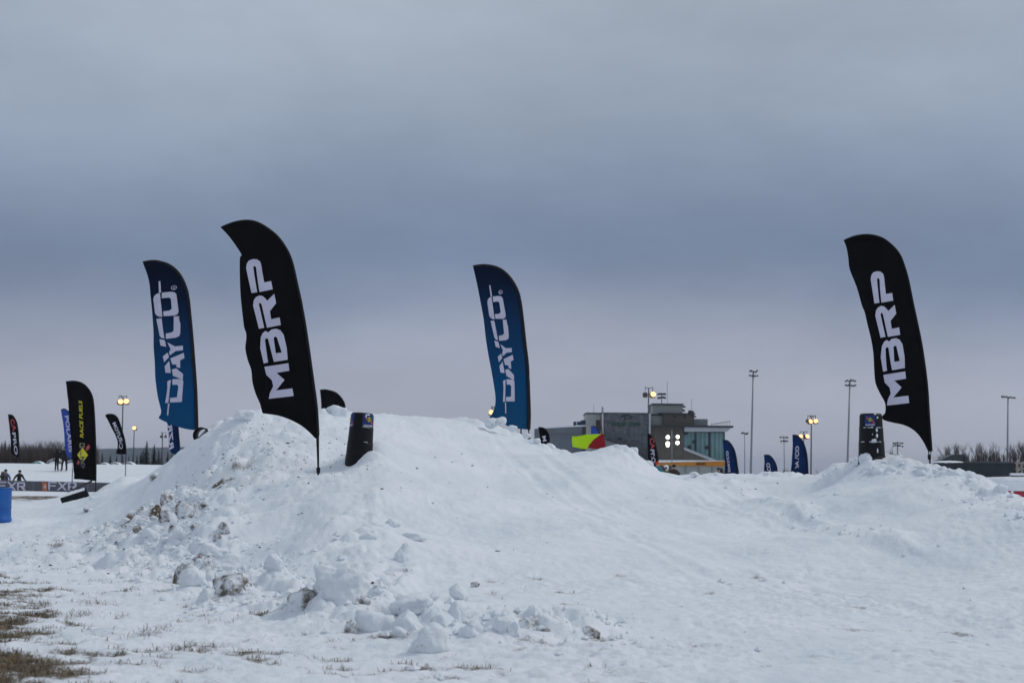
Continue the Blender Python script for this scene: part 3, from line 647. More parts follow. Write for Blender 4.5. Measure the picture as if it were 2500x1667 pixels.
# marshal flag ---------------------------------------------------------------
zf = zoom(1380, 940, 9.8)
sh = Sheet(1479, 1096, 31.6, .018, 3)
t = empty('marshal_flag', sh.b, 'fluorescent yellow and red marshal flag on a thin stick stuck in the snow', 'flag')
YEL = mat('fluorescent_yellow_fabric', (.62, .86, .02), .6, vary=.08, vscale=4, trans=.35); REDF = mat('red_fabric', (.36, .008, .02), .6, vary=.15, vscale=5, trans=.2)
for nm, lp, m_ in (('yellow_half', [(165, 1215), (270, 1225), (380, 1205), (480, 1180), (650, 1172), (830, 1165), (870, 1160), (850, 1175), (680, 1300), (560, 1440), (540, 1490), (500, 1530), (400, 1520), (170, 1470), (155, 1310)], YEL),
                   ('red_half', [(890, 1150), (920, 1190), (945, 1340), (970, 1510), (940, 1515), (690, 1525), (540, 1492), (560, 1440), (680, 1300), (850, 1175), (870, 1160)], REDF)):
    o = bm_obj(nm, sh.place(fill_loops([[sh.loc(*p) for p in zf(lp)]]), 0, .05), m_, t, True)
    so = o.modifiers.new('Solidify', 'SOLIDIFY'); so.thickness = .003
a, b, c = [sh.loc(*p) for p in zf([(848, 760), (888, 1140), (972, 1640)])]
MB().tube([(a[0], 0, a[1]), (b[0], .01, b[1]), (c[0], .02, c[1])], .009, 6).build('stick', mat('red_brown_stick', (.14, .03, .025), .5, vary=.2), t)

# ------------------------------------------------------------------ barrels
def barrel_profile(rows=4, r0=.205, dr=.014, h=.265):
    pr = [(r0 - .025, rows * h + .0), (r0 - .004, rows * h - .012)]
    for k in range(rows):
        zt_ = (rows - k) * h - .015; r = r0 + k * dr
        pr += [(r, zt_ - .005), (r + .008, zt_ - h + .04)]
        if k < rows - 1: pr += [(r + .008, zt_ - h + .018), (r + dr + .002, zt_ - h + .008)]
    pr += [(r0 + rows * dr, 0)]
    return pr[::-1]
def sector(rf, th0, th1, z0, z1, n=8, m_=3):
    v = []; f = []
    for j in range(m_ + 1):
        for i in range(n + 1):
            tt = th0 + (th1 - th0) * i / n; zz = z0 + (z1 - z0) * j / m_; r = rf(zz)
            v.append((r * math.cos(tt), r * math.sin(tt), zz))
    for j in range(m_):
        for i in range(n): a = j * (n + 1) + i; f.append((a, a + 1, a + n + 2, a + n + 1))
    return v, f
def wrap_bm(bm, rf, th_c, z_c, off):
    slice_bm(bm, .03)
    for v in bm.verts:
        z = z_c + v.co.z; r = rf(z) + off; a = th_c + v.co.x / r; v.co = Vector((r * math.cos(a), r * math.sin(a), z))
    return bm
NAVYS = mat('navy_sticker', (.012, .03, .15), .45, vary=.2, vscale=20)
def sticker(par, th_c, z_c, w, h, rf, worn=False):
    v, f = sector(lambda z: rf(z) + .003, th_c - w / 2 / rf(z_c), th_c + w / 2 / rf(z_c), z_c - h / 2, z_c + h / 2)
    s = mesh_obj('sticker', v, f, NAVYS, par)
    def shp(loops, m_, off): bm_obj('sticker_print', wrap_bm(fill_loops(loops), rf, th_c, z_c, off), m_, s)
    k = w / .24
    shp([[(-.02 * k, .085 * k), (.10 * k, -.055 * k), (.115 * k, -.03 * k), (-.005 * k, .11 * k)]] if False else [[(-.085 * k, .075 * k), (-.06 * k, .085 * k), (-.03 * k, .02 * k), (-.06 * k, .01 * k)]], PRINTR, .006)
    shp([[(.03 * k, .0), (.06 * k, .01 * k), (.105 * k, -.06 * k), (.08 * k, -.075 * k)]], PRINTR, .006)
    shp([[(-.06 * k, .02 * k), (0, .065 * k), (.06 * k, .02 * k), (0, -.025 * k)]], PRINTY, .009)
    tb = text_bm('SUNOCO', .03); fit(tb, .19 * k, .036 * k, 0, .02 * k); bm_obj('sticker_print', wrap_bm(tb, rf, th_c, z_c, .012), MATS['navy_print'], s)
    tb = text_bm('RACE FUELS', .03, .25); fit(tb, .2 * k, .03 * k, 0, -.095 * k); bm_obj('sticker_print', wrap_bm(tb, rf, th_c, z_c, .007), mat('bright_white_print', (.8, .8, .82), .5, vary=.05), s)
def fit(bm, w, h, cx, cz_):
    xs = [v.co.x for v in bm.verts]; zs_ = [v.co.z for v in bm.verts]; x0, x1, z0, z1 = min(xs), max(xs), min(zs_), max(zs_)
    for v in bm.verts:
        v.co.x = ((v.co.x - x0) / (x1 - x0) - .5) * w + cx; v.co.z = ((v.co.z - z0) / (z1 - z0) - .5) * h + cz_
def rf_of(prof):
    zz = [p[1] for p in prof]; rr_ = [p[0] for p in prof]
    return lambda z: float(np.interp(z, zz, rr_))
def track_barrel(label, loc, tilt, stickers, snow_bits):
    t = empty('track_barrel', loc, label, 'barrel', 'black stepped track barrels'); t.rotation_euler = tilt
    prof = barrel_profile(); rf = rf_of(prof)
    for k in range(4):            # stepped body, one ring each
        h0, h1 = k * .265 - .004, (k + 1) * .265 - .006
        sub = [(rf(z), z) for z in np.linspace(h0 + .002, h1, 9)]
        MB().lathe([(sub[0][0] - .02, h0)] + sub + [(sub[-1][0] - .02, h1 + .008)], 32).build('barrel_ring', PLAST, t, True)
    for a in stickers: sticker(t, *a, rf)
    for th_c, z_c, w, h in snow_bits:      # snow stuck in the steps and on the side
        n = 10
        pts = [(w / 2 * math.cos(2 * math.pi * i / n) * random.uniform(.6, 1.1), h / 2 * math.sin(2 * math.pi * i / n) * random.uniform(.6, 1.1)) for i in range(n)]
        bm = fill_loops([pts]); ex = bmesh.ops.extrude_face_region(bm, geom=bm.faces[:])
        for e in ex['geom']:
            if isinstance(e, bmesh.types.BMVert): e.co.y = .02; e.co.x *= .75; e.co.z *= .75
        for v in bm.verts:
            y = v.co.y; z = z_c + v.co.z; r = rf(z) + .002 + y; a_ = th_c + v.co.x / r; v.co = Vector((r * math.cos(a_), r * math.sin(a_), z))
        bm_obj('stuck_snow', bm, M_CAP, t, True)
    return t
fr = -math.pi / 2                                   # towards the camera
ridge = [(fr + random.uniform(-1.2, 1.2), .53 + .004, random.uniform(.05, .14), .018) for _ in range(7)] + [(fr + random.uniform(-1.2, 1.2), .795, random.uniform(.05, .14), .016) for _ in range(7)]
b_r = P(2129, 1149, 26.5)
track_barrel('black stepped track barrel with snow splashes, standing on the snow berm below the flag', b_r, (0, math.radians(-.6), .1),
    [(fr - .42, .925, .20, .20)], [(fr + .03, 1.045, .06, .04), (fr + .22, .98, .03, .06), (fr + .1, .745, .055, .09), (fr + .12, .64, .05, .10), (fr - .12, .555, .10, .09), (fr - .15, .53, .22, .03), (fr + .1, .37, .03, .1), (fr - .25, .67, .02, .03), (fr - .25, .80, .05, .03)] + ridge)
b_l = P(874, 1152, 25.7)
track_barrel('black stepped track barrel with two yellow diamond stickers leaning in the snow', b_l, (math.radians(-2), math.radians(3.2), 0),
    [(fr - 1.15, .915, .22, .22), (fr + .72, .925, .24, .22)], [(fr + .42, 1.0, .03, .09), (fr + .6, 1.03, .10, .04), (fr + .5, .80, .22, .014), (fr + .55, .535, .1, .014)])
# fallen barrel
t = empty('track_barrel', P(187, 1217, 46.5), 'black barrel lying on its side half buried in snow below the RACE FUELS flag', 'barrel', 'black stepped track barrels')
t.rotation_euler = (0, math.radians(69), math.radians(14))
pr = barrel_profile(4, .235, .012, .215)
o = MB().lathe([(r, z - .46) for r, z in pr], 28).build('barrel_body', PLAST, t, True)
bm = bmesh.new()
for i in range(13):
    for j in range(9):
        zz = -.46 + .8 * i / 12; a_ = math.pi - .8 + 1.6 * j / 8; r = float(np.interp(zz + .46, [q_[1] for q_ in pr], [q_[0] for q_ in pr])) + .004 + .022 * math.cos((j - 4) / 4 * 1.5) * random.uniform(.2, 1.2)
        bm.verts.new((r * math.cos(a_), r * math.sin(a_), zz))
bm.verts.ensure_lookup_table()
for i in range(12):
    for j in range(8): bm.faces.new([bm.verts[q] for q in (i * 9 + j, i * 9 + j + 1, (i + 1) * 9 + j + 1, (i + 1) * 9 + j)])
bm_obj('snow_dusting', bm, M_CAP, t, True)
# open ended barrel by the flag pole
p = P(496, 1063, 31.2)
t = empty('track_barrel', p, 'open-ended black barrel shell lying on the slope beside the blue DAYCO flag pole', 'barrel', 'black stepped track barrels')
mb = MB(); R0_ = .155
for rad in (R0_ + .013, R0_ - .003):
    pass
prof = [(R0_, -.22), (R0_ + .012, -.2), (R0_ + .012, .2), (R0_, .22), (R0_ - .008, .2), (R0_ - .008, -.2), (R0_, -.22)]
o = MB().lathe(prof, 36, cap=False).build('barrel_shell', PLAST, t, True); o.rotation_euler = (math.radians(90), 0, 0)
o = MB().lathe([(R0_ + .012, -.02), (R0_ + .022, -.01), (R0_ + .022, .01), (R0_ + .012, .02), (R0_ - .002, .0), (R0_ + .012, -.02)], 36, cap=False).build('rim', PLAST, t, True); o.rotation_euler = (math.radians(90), 0, 0); o.location = (0, -.22, 0)
# blue barrel at the left edge
bp_ = P(-6, 1272, 33.5); bp_.z = tz(bp_.x, bp_.y) + .01
t = empty('blue_barrel', bp_, 'plain blue plastic barrel standing alone on the snow flat', 'barrel')
MB().lathe([(.30, -.04), (.315, .0), (.315, .05), (.30, .07), (.295, .28), (.302, .30), (.302, .32), (.295, .34), (.292, .72), (.285, .755), (.27, .762)], 36).build('barrel_body', BPLAST, t, True)
MB().lathe([(.288, .735), (.295, .74), (.295, .765), (.275, .772), (.27, .768)], 36, cap=False).build('rim', BPLAST, t, True)

# ------------------------------------------------------------------ snow chunks
def chunk_mesh(seed, block=.5, sub=4):
    rnd = random.Random(seed); bm = bmesh.new(); bmesh.ops.create_icosphere(bm, subdivisions=sub, radius=1)
    planes = [(Vector((rnd.gauss(0, 1), rnd.gauss(0, 1), rnd.gauss(0, 1))).normalized(), rnd.uniform(.5, .92)) for _ in range(int(4 + 5 * block))]
    o = Vector((seed * 3.1, seed * 1.7, seed * .3)); clip_ = rnd.uniform(.75, .98)
    for v in bm.verts:
        p = v.co.copy()
        for n, d in planes:
            k = p.dot(n)
            if k > d: p -= n * (k - d) * clip_
        q = p * 1.3 + o
        p += v.co * (.22 * mnoise.noise(q) + .12 * mnoise.noise(q * 2.7) + .07 * mnoise.noise(q * 6) + .035 * mnoise.noise(q * 13))
        v.co = p
    xs = [v.co for v in bm.verts]
    for ax in range(3):
        lo = min(c[ax] for c in xs); hi = max(c[ax] for c in xs)
        for v in bm.verts: v.co[ax] = (v.co[ax] - lo) / (hi - lo) - .5
    return bm
CH = []
def chunk(px, py, w, h, d=None, m=None, label=None, seed=None, sub=4, group='loose snow chunks on the jump', rz=None, cat='snow chunk', sink=.25):
    """chunk centred at photo px,py; w,h its photo size"""
    seed = seed if seed is not None else len(CH) + 3
    if d is None:
        q = np.arange(8.5, 45, .1); v0 = P(px, py + h * .32, 1.0)            # walk to the snow surface
        zt_ = terrain(v0.x * q, q); zr_ = CAM_Z + (v0.z - CAM_Z) * q
        hit_ = zr_ < zt_; d = float(q[np.argmax(hit_)]) if hit_.any() else 20.0
    k = d / F_PX; W, H = w * k, h * k
    p = P(px, py, d)
    bm = chunk_mesh(seed, random.random(), sub)
    D = W * random.uniform(.75, 1.05)
    for v in bm.verts: v.co = Vector((v.co.x * W * 1.04, v.co.y * D, v.co.z * H * (1.02 + sink) - H * sink * .5))
    o = bm_obj('snow_chunk', bm, m or M_CHUNK, None, True, p + Vector((0, D * .12, 0)))
    o.rotation_euler = (random.uniform(-.1, .1), random.uniform(-.12, .12), random.uniform(-.3, .3))
    tag(o, label or 'small white snow chunk lying at the foot of the jump', cat, group); CH.append(o)
    return o
chunk(838, 1432, 150, 118, label='largest round snow boulder at the foot of the jump', seed=5, sub=5)
chunk(743, 1464, 84, 58, m=M_DIRTY, label='dirt-caked snow block next to the largest snow boulder')
chunk(563, 1428, 90, 58, m=M_DIRTY, label='dirty slab of snow leaning on white lumps at the hollow')
chunk(470, 1412, 66, 60, label='rounded white chunk under a curl of brown turf')
chunk(437, 1408, 26, 54, m=M_DIRTY, label='brown turf curl standing against a rounded white chunk', seed=77)
chunk(520, 1345, 72, 40, label='white snow lump at the top of the pile in the hollow')
chunk(545, 1375, 84, 46, label='broad white snow lump in the middle of the pile in the hollow')
chunk(510, 1405, 40, 30, label='small white lump squeezed between the turf chunk and the dirty slab')
chunk(499, 1452, 42, 34); chunk(600, 1440, 46, 24)
chunk(668, 1372, 48, 40, label='soft grey lump low in the hollow beside the ridge')
chunk(917, 1520, 100, 62, label='flat pale snow block at the left of the leaning pair', seed=31)
chunk(995, 1522, 74, 66, label='upright snow slab leaning against the flat pale block')
chunk(1050, 1565, 108, 92, label='rounded snow boulder in front of the leaning slab', seed=42)
chunk(855, 1532, 30, 40, m=M_DIRTY, label='dark soil clod tucked beside the flat pale block')
chunk(1002, 1470, 104, 40, label='long low snow ridge chunk above the leaning slab')
chunk(1118, 1448, 48, 50, label='round snow lump at the top of the twin lumps'); chunk(1118, 1497, 58, 60, label='round snow lump at the bottom of the twin lumps')
chunk(1150, 1540, 60, 50); chunk(1232, 1527, 58, 42); chunk(1255, 1535, 30, 36); chunk(1070, 1520, 40, 40)
chunk(1442, 1545, 48, 34, m=M_DIRTY, label='dirty snow lump on the smooth run-up by itself')
chunk(1160, 1427, 22, 15, m=M_DIRTY, label='brown grass tuft clod on the smooth snow face')
chunk(982, 1350, 40, 52, label='snow fin sticking out of the ramp face', seed=9); chunk(1010, 1310, 70, 18); chunk(960, 1275, 50, 22); chunk(900, 1310, 46, 22)
chunk(450, 1246, 44, 48, m=M_DIRTY, label='large dirty snow boulder on the left mound')
chunk(402, 1258, 30, 44, m=M_DIRTY, label='narrow soil-stained chunk beside the large dirty boulder')
chunk(405, 1218, 32, 26, m=M_DIRTY, label='dirty chunk above the soil-stained one on the left mound')
for a in ((333, 1293, 28, 22, 1), (308, 1272, 26, 18, 0), (352, 1272, 30, 16, 0), (366, 1290, 34, 18, 1), (420, 1290, 22, 18, 1), (440, 1300, 24, 18, 1), (475, 1285, 26, 16, 1), (355, 1310, 30, 14, 0), (545, 1290, 30, 34, 1), (530, 1312, 24, 20, 1), (500, 1230, 26, 14, 1), (378, 1162, 26, 18, 1), (215, 1244, 24, 14, 1), (225, 1215, 16, 10, 0)):
    chunk(*a[:4], m=M_DIRTY if a[4] else M_CHUNK, label='dirty snow lump on the littered flank of the left mound' if a[4] else 'small clean snow lump on the flank of the left mound', group='lumps on the left mound', sub=3)
TOEPX = [(330, 1290), (420, 1330), (480, 1385), (600, 1425), (720, 1450), (850, 1490), (960, 1500), (1100, 1500), (1250, 1525), (1340, 1535)]
for i in range(46):
    q = random.random() * 9; j_ = int(q); f_ = q - j_; a_, b_ = TOEPX[j_], TOEPX[min(j_ + 1, 9)]
    w_ = random.choice((14, 18, 22, 28, 36, 46)); dirty_ = random.random() < .3
    chunk(a_[0] + (b_[0] - a_[0]) * f_ + random.gauss(0, 14), a_[1] + (b_[1] - a_[1]) * f_ + random.gauss(0, 20), w_, w_ * random.uniform(.55, .85), m=M_DIRTY if dirty_ else M_CHUNK,
          label='small soil-stained chunk in the debris along the foot of the jump' if dirty_ else 'small white chunk in the debris along the foot of the jump', group='debris chunks along the foot of the jump', sub=3)
chunk(822, 1002, 52, 26, 31.6, label='flat-topped snow block on the crest behind the black flag', sub=4)
chunk(597, 1012, 52, 24, 29.8, label='snow lump on the crest of the left mound'); chunk(560, 1024, 26, 12, 30.4, label='low snow crumb beside the crest lump')
for i, (x_, y_, w_) in enumerate(((1200, 1030, 34), (1222, 1026, 30), (1252, 1044, 22), (1285, 1062, 20), (1310, 1075, 20), (1345, 1090, 26), (1510, 1096, 40), (1545, 1100, 30), (1585, 1130, 22), (1700, 1156, 16), (1690, 1155, 12), (1748, 1156, 14), (1870, 1156, 14))):
    chunk(x_, y_, w_, w_ * .62, 33.0 if x_ < 1400 else 30.3, label='snow lump breaking the line of the crest', group='lumps along the crest', sub=3)
for i in range(34):
    f_ = i / 33; q = f_ * 6; xs_ = [2075, 2110, 2160, 2220, 2300, 2400, 2500]; ys_ = [1126, 1113, 1107, 1118, 1141, 1170, 1222]; ds_ = [27.6, 26.7, 26.2, 25.6, 24.6, 22.6, 20.2]
    x_ = float(np.interp(q, range(7), xs_)); y_ = float(np.interp(q, range(7), ys_)); d_ = float(np.interp(q, range(7), ds_))
    w_ = random.choice((10, 14, 18, 26, 34)); dd = random.uniform(0, .9)
    pp = P(x_ + random.uniform(-8, 8), y_, d_ - dd); zz = tz(pp.x, pp.y); 
    o = chunk(x_, y_, w_, w_ * .7, d_ - dd, label='snow lump thrown up along the rim of the right berm', group='lumps along the right berm', sub=3)
    o.location.x = pp.x; o.location.z = zz + w_ * .10 * d_ / F_PX
chunk(1545, 1122, 50, 30, 30.0, m=M_DIRTY, label='speckled dirty snow face below the marshal flag', sub=4, seed=12)

# crumbs, grass and litter: nobody could count them
def scatter(n, fn):
    out_ = []
    while len(out_) < n:
        x = RNG.uniform(-9, 9, 4000); y = RNG.uniform(8.2, 30, 4000)
        k = fn(x, y); keep = RNG.random(4000) < k
        out_ += list(zip(x[keep], y[keep]))
    pts = np.array(out_[:n]); return pts
def crumb_mask(x, y):
    return np.clip(.9 * np.exp(-(pdist(x, y, L_TOE) / .7) ** 2) + .10 * np.exp(-(pdist(x, y, L_LIP) / .25) ** 2) + .35 * np.exp(-(pdist(x, y, L_BERM) / .5) ** 2) + .35 * np.exp(-(((x - C_DIRTY[0]) / 2.2) ** 2 + ((y - C_DIRTY[1]) / 5.0) ** 2)) + .0015, 0, 1)
pts = scatter(5200, crumb_mask); zz = terrain(pts[:, 0].copy(), pts[:, 1].copy())
cv = []; cf = []
OCT = [(1, 0, 0), (-1, 0, 0), (0, 1, 0), (0, -1, 0), (0, 0, 1), (0, 0, -1)]
OF = [(0, 2, 4), (2, 1, 4), (1, 3, 4), (3, 0, 4), (2, 0, 5), (1, 2, 5), (3, 1, 5), (0, 3, 5)]
for (x, y), z in zip(pts, zz):
    r = random.choice((.008, .008, .012, .012, .016, .02, .03, .045)) * random.uniform(.7, 1.3); n = len(cv); a = random.uniform(0, 6)
    ca, sa = math.cos(a), math.sin(a)
    for q in OCT:
        k = r * random.uniform(.7, 1.25); cv.append((x + (q[0] * ca - q[1] * sa) * k, y + (q[0] * sa + q[1] * ca) * k, z + q[2] * k * .8 + r * .3))
    cf += [tuple(n + i for i in f) for f in OF]
o = mesh_obj('snow_crumbs', cv, cf, M_CAP); tag(o, 'loose snow crumbs scattered along the foot, lip and berm of the jump', 'snow crumbs', None, 'stuff')
def grass_mask(x, y):
    z, d = terrain(x, y, True); return np.clip((d - .36) * 2.0, 0, 1) * np.clip(14 / y, .2, 1) * sstep(1.5, -1.5, x)
pts = scatter(13000, grass_mask); zz = terrain(pts[:, 0].copy(), pts[:, 1].copy())
extra = []
for c_, n_ in ((P(225, 1460, 14.6), 60), (P(360, 1562, 11.4), 60), (P(440, 1590, 10.9), 40), (P(180, 1500, 13.2), 70), (P(540, 1520, 12.6), 20)):
    for _ in range(n_): extra.append((c_.x + random.gauss(0, .10), c_.y + random.gauss(0, .10)))
ex = np.array(extra); ez = terrain(ex[:, 0].copy(), ex[:, 1].copy()); pts = np.concatenate([pts, ex]); zz = np.concatenate([zz, ez])
gv = []; gf = []; gm = []
for i, ((x, y), z) in enumerate(zip(pts, zz)):
    L = random.uniform(.012, .042) * (2.0 if i >= 13000 else 1); a = random.uniform(0, 6.283); ln = random.uniform(.8, 3.2); w = random.uniform(.0014, .003)
    dx, dy = math.cos(a), math.sin(a); n = len(gv)
    gv += [(x - dy * w, y + dx * w, z - .01), (x + dy * w, y - dx * w, z - .01), (x + dx * L * ln * .4 + dy * w * .7, y + dy * L * ln * .4 - dx * w * .7, z + L * .6), (x + dx * L * ln * .4 - dy * w * .7, y + dy * L * ln * .4 + dx * w * .7, z + L * .6), (x + dx * L * ln, y + dy * L * ln, z + L * (.9 - .2 * ln))]
    gf += [(n, n + 1, n + 2, n + 3), (n + 3, n + 2, n + 4)]; k = 0 if random.random() < .8 else (1 if random.random() < .9 else 2); gm += [k, k]
o = mesh_obj('dead_grass', gv, gf, mat('straw_grass', (.19, .145, .085), .8, vary=.4, vscale=3)); o.data.materials.append(mat('dark_grass', (.06, .05, .032), .8, vary=.4)); o.data.materials.append(mat('green_grass', (.07, .085, .03), .8, vary=.3))
o.data.polygons.foreach_set('material_index', gm); tag(o, 'dead straw-coloured grass poking through the thin snow', 'grass', None, 'stuff')
# litter of dirt crumbs on the mound
def litter_mask(x, y): return np.clip(.008 + .9 * np.exp(-(((x - C_DIRTY[0] - .6) / 2.2) ** 2 + ((y - C_DIRTY[1]) / 4.5) ** 2)), 0, 1) * sstep(11, 14, y)
pts = scatter(420, litter_mask); zz = terrain(pts[:, 0].copy(), pts[:, 1].copy()); cv = []; cf = []
for (x, y), z in zip(pts, zz):
    r = random.choice((.006, .008, .011, .018)); n = len(cv); a = random.uniform(0, 3.14); st = random.uniform(1, 3.2)
    for q in OCT:
        k = r * random.uniform(.7, 1.2); u, v_ = q[0] * st, q[1]
        cv.append((x + (u * math.cos(a) - v_ * math.sin(a)) * k, y + (u * math.sin(a) + v_ * math.cos(a)) * k, z + q[2] * k * .7 + r * .3))
    cf += [tuple(n + i for i in f) for f in OF]
o = mesh_obj('dirt_litter', cv, cf, mat('dirt', (.06, .048, .036), .9, vary=.4)); tag(o, 'dark crumbs of soil and turf littered over the snow', 'dirt', None, 'stuff')

# ------------------------------------------------------------------ people
def person(label, loc, rz, jacket, pants, head='hat', headcol=(.01, .01, .012), lean=0.0, arm=0.2, stance=.14, H=1.75, group=None, parts=True, bust=False):
    loc = Vector((loc[0], loc[1], min(loc[2], tz(loc[0], loc[1]) + .0)))
    t = empty('person', loc, label, 'person', group, rz)
    k = H / 1.75
    V = {}; E = []; R = {}
    def j(n, x, y, z, r, par=None):
        V[n] = (x * k, (y + lean * max(0, z - .95)) * k, z * k); R[n] = r * k
        if par: E.append((par, n))
    j('pelvis', 0, 0, .95, .17); j('waist', 0, 0, 1.10, .165, 'pelvis'); j('chest', 0, 0, 1.30, .19, 'waist'); j('shoulders', 0, 0, 1.43, .14, 'chest'); j('neck', 0, -.01, 1.52, .065, 'shoulders')
    j('head', 0, -.03, 1.62, .098, 'neck'); j('crown', 0, -.025, 1.70, .085, 'head'); j('nose', 0, -.125, 1.615, .018, 'head')
    for s, q in ((-1, 'l'), (1, 'r')):
        j('hip' + q, s * .10, 0, .88, .12, 'pelvis'); j('knee' + q, s * stance, -.03, .49, .08, 'hip' + q); j('ankle' + q, s * (stance + .02), 0, .10, .06, 'knee' + q)
        j('heel' + q, s * (stance + .02), .03, .05, .055, 'ankle' + q); j('toe' + q, s * (stance + .04), -.17, .045, .05, 'ankle' + q)
        j('sh' + q, s * .20, 0, 1.41, .085, 'shoulders'); j('elb' + q, s * (.25 + arm * .4), .04, 1.15, .068, 'sh' + q); j('wrist' + q, s * (.24 + arm), -.12, .96, .048, 'elb' + q); j('palm' + q, s * (.24 + arm), -.16, .90, .036, 'wrist' + q)
        for i, (fx, ln) in enumerate(((-.03, .07), (-.01, .085), (.01, .08), (.03, .06))):
            j('f%s%d' % (q, i), s * (.24 + arm) + fx, -.175, .86, .010, 'palm' + q); j('g%s%d' % (q, i), s * (.24 + arm) + fx, -.165, .86 - ln * .6, .008, 'f%s%d' % (q, i))
        j('th' + q, s * (.24 + arm) - s * .045, -.19, .885, .011, 'palm' + q)
    names = list(V); me = bpy.data.meshes.new('body'); me.from_pydata([V[n] for n in names], [(names.index(a), names.index(b)) for a, b in E], [])
    o = bpy.data.objects.new('body_tmp', me); col.objects.link(o)
    o.modifiers.new('Skin', 'SKIN'); sk = me.skin_vertices[0].data
    for i, n in enumerate(names): sk[i].radius = (R[n], R[n] * (.72 if n in ('pelvis', 'waist', 'chest') else 1)); sk[i].use_root = (n == 'pelvis')
    sd = o.modifiers.new('Sub', 'SUBSURF'); sd.levels = 1; sd.render_levels = 1
    dg = bpy.context.evaluated_depsgraph_get(); nm = bpy.data.meshes.new_from_object(o.evaluated_get(dg)); nm.name = 'body'
    bpy.data.objects.remove(o); bpy.data.meshes.remove(me)
    nm.materials.clear()
    for m_ in (mat('cloth_%.2f_%.2f_%.2f' % jacket, jacket, .8, vary=.15), mat('cloth_%.2f_%.2f_%.2f' % pants, pants, .8, vary=.15), mat('skin', (.42, .26, .19), .55, vary=.1), mat('boots', (.015, .014, .014), .6, vary=.2), mat('gloves', (.014, .014, .016), .7, vary=.2)): nm.materials.append(m_)
    for p in nm.polygons:
        c = p.center / k; p.use_smooth = True
        p.material_index = 3 if c.z < .14 else 4 if (c.z < .94 and abs(c.x) > .24 + arm * .5 and c.y < -.06 + lean * 0) else 1 if c.z < .95 else 0 if c.z < 1.52 else 2
    b = bpy.data.objects.new('body', nm); link(b, t)
    hc = V['head']; hm = mat('head_%.2f_%.2f_%.2f' % headcol, headcol, .45 if head == 'helmet' else .85, vary=.12)
    if head == 'helmet':
        mb = MB().lathe([(.06, -.15), (.12, -.12), (.15, -.03), (.155, .05), (.13, .12), (.07, .165), (.01, .175)], 16); h = mb.build('helmet', hm, t, True, loc=(hc[0], hc[1] + .01, hc[2] + .02))
        v, f = sector(lambda z: .158, -2.3, -.85, -.05, .04); mesh_obj('visor', v, f, mat('visor', (.01, .01, .012), .15, vary=.1), h)
        MB().box(-.09, .09, -.26, -.12, .075, .095).build('peak', hm, h, bevel=.006)
    elif head == 'hood':
        MB().lathe([(.13, -.16), (.135, -.05), (.13, .04), (.10, .10), (.04, .135), (.005, .138)], 14).build('hood', hm, t, True, loc=(hc[0], hc[1] + .025, hc[2]))
    else:
        MB().lathe([(.112, .0), (.116, .025), (.112, .06), (.09, .105), (.05, .13), (.012, .14), (.018, .16), (.002, .17)], 14).build('hat', hm, t, True, loc=(hc[0], hc[1] + .012, hc[2] + .01))
    return t
BK = (.012, .012, .014)
g1 = P(138, 1146, 107); person('person in black with arms held close, standing on the bank beside a companion', g1 - Vector((0, 0, .0)), .5, BK, BK, 'hood', BK, arm=.05, stance=.08, H=1.62)
g1 = P(157, 1146, 107); person('taller person in black standing legs apart with elbows out on the snow bank', g1, -.2, BK, BK, 'hat', BK, arm=.3, stance=.17, H=1.80)
g1 = P(5, 1204, 96.5); person('person in a dark green coat at the end of the banner fence', g1, .4, (.04, .05, .035), BK, 'hood', (.10, .075, .055), H=1.45, lean=-.1)
g1 = P(15, 1206, 97.2); person('person in a purple jacket leaning on the banner fence', g1, -.5, (.16, .13, .30), BK, 'hat', BK, H=1.66, lean=-.15)
g1 = P(45, 1206, 96.6); person('lone person in a black coat behind the FXR banner fence', g1, .7, BK, BK, 'hat', BK, H=1.60, lean=-.12, arm=.25)
def at_px(px, top_py, d, H):
    p = P(px, top_py, d); return Vector((p.x, p.y, p.z - H))
person('person in a teal jacket and orange-red hat below the slim black flag', at_px(1605, 1122, 72, 2.0), .2, (.02, .16, .20), (.03, .03, .04), 'hat', (.55, .06, .03), H=1.9)
person('rider in a black suit with yellow-green panels and a white helmet', at_px(1626, 1133, 80, 1.85), -.3, (.16, .22, .03), BK, 'helmet', (.75, .76, .80), H=1.75)
person('rider in a maroon and black jacket facing away beside the white helmet', at_px(1618, 1138, 78, 1.75), 2.6, (.12, .015, .04), BK, 'helmet', (.05, .012, .02), H=1.66)
person('broad person in a dark brown coat and black hat in front of the awning', at_px(1645, 1127, 76, 2.0), .3, (.035, .018, .014), BK, 'hat', BK, H=1.85, arm=.32)
person('bystander in a grey and white coat at the right end of the awning', at_px(1754, 1138, 86, 1.8), .2, (.10, .085, .095), BK, 'hat', (.03, .025, .03), H=1.7)
person('bystander in a dark coat beside the grey-coated one at the awning end', at_px(1761, 1138, 86.4, 1.8), -.3, (.05, .045, .055), BK, 'hood', (.05, .05, .05), H=1.7)

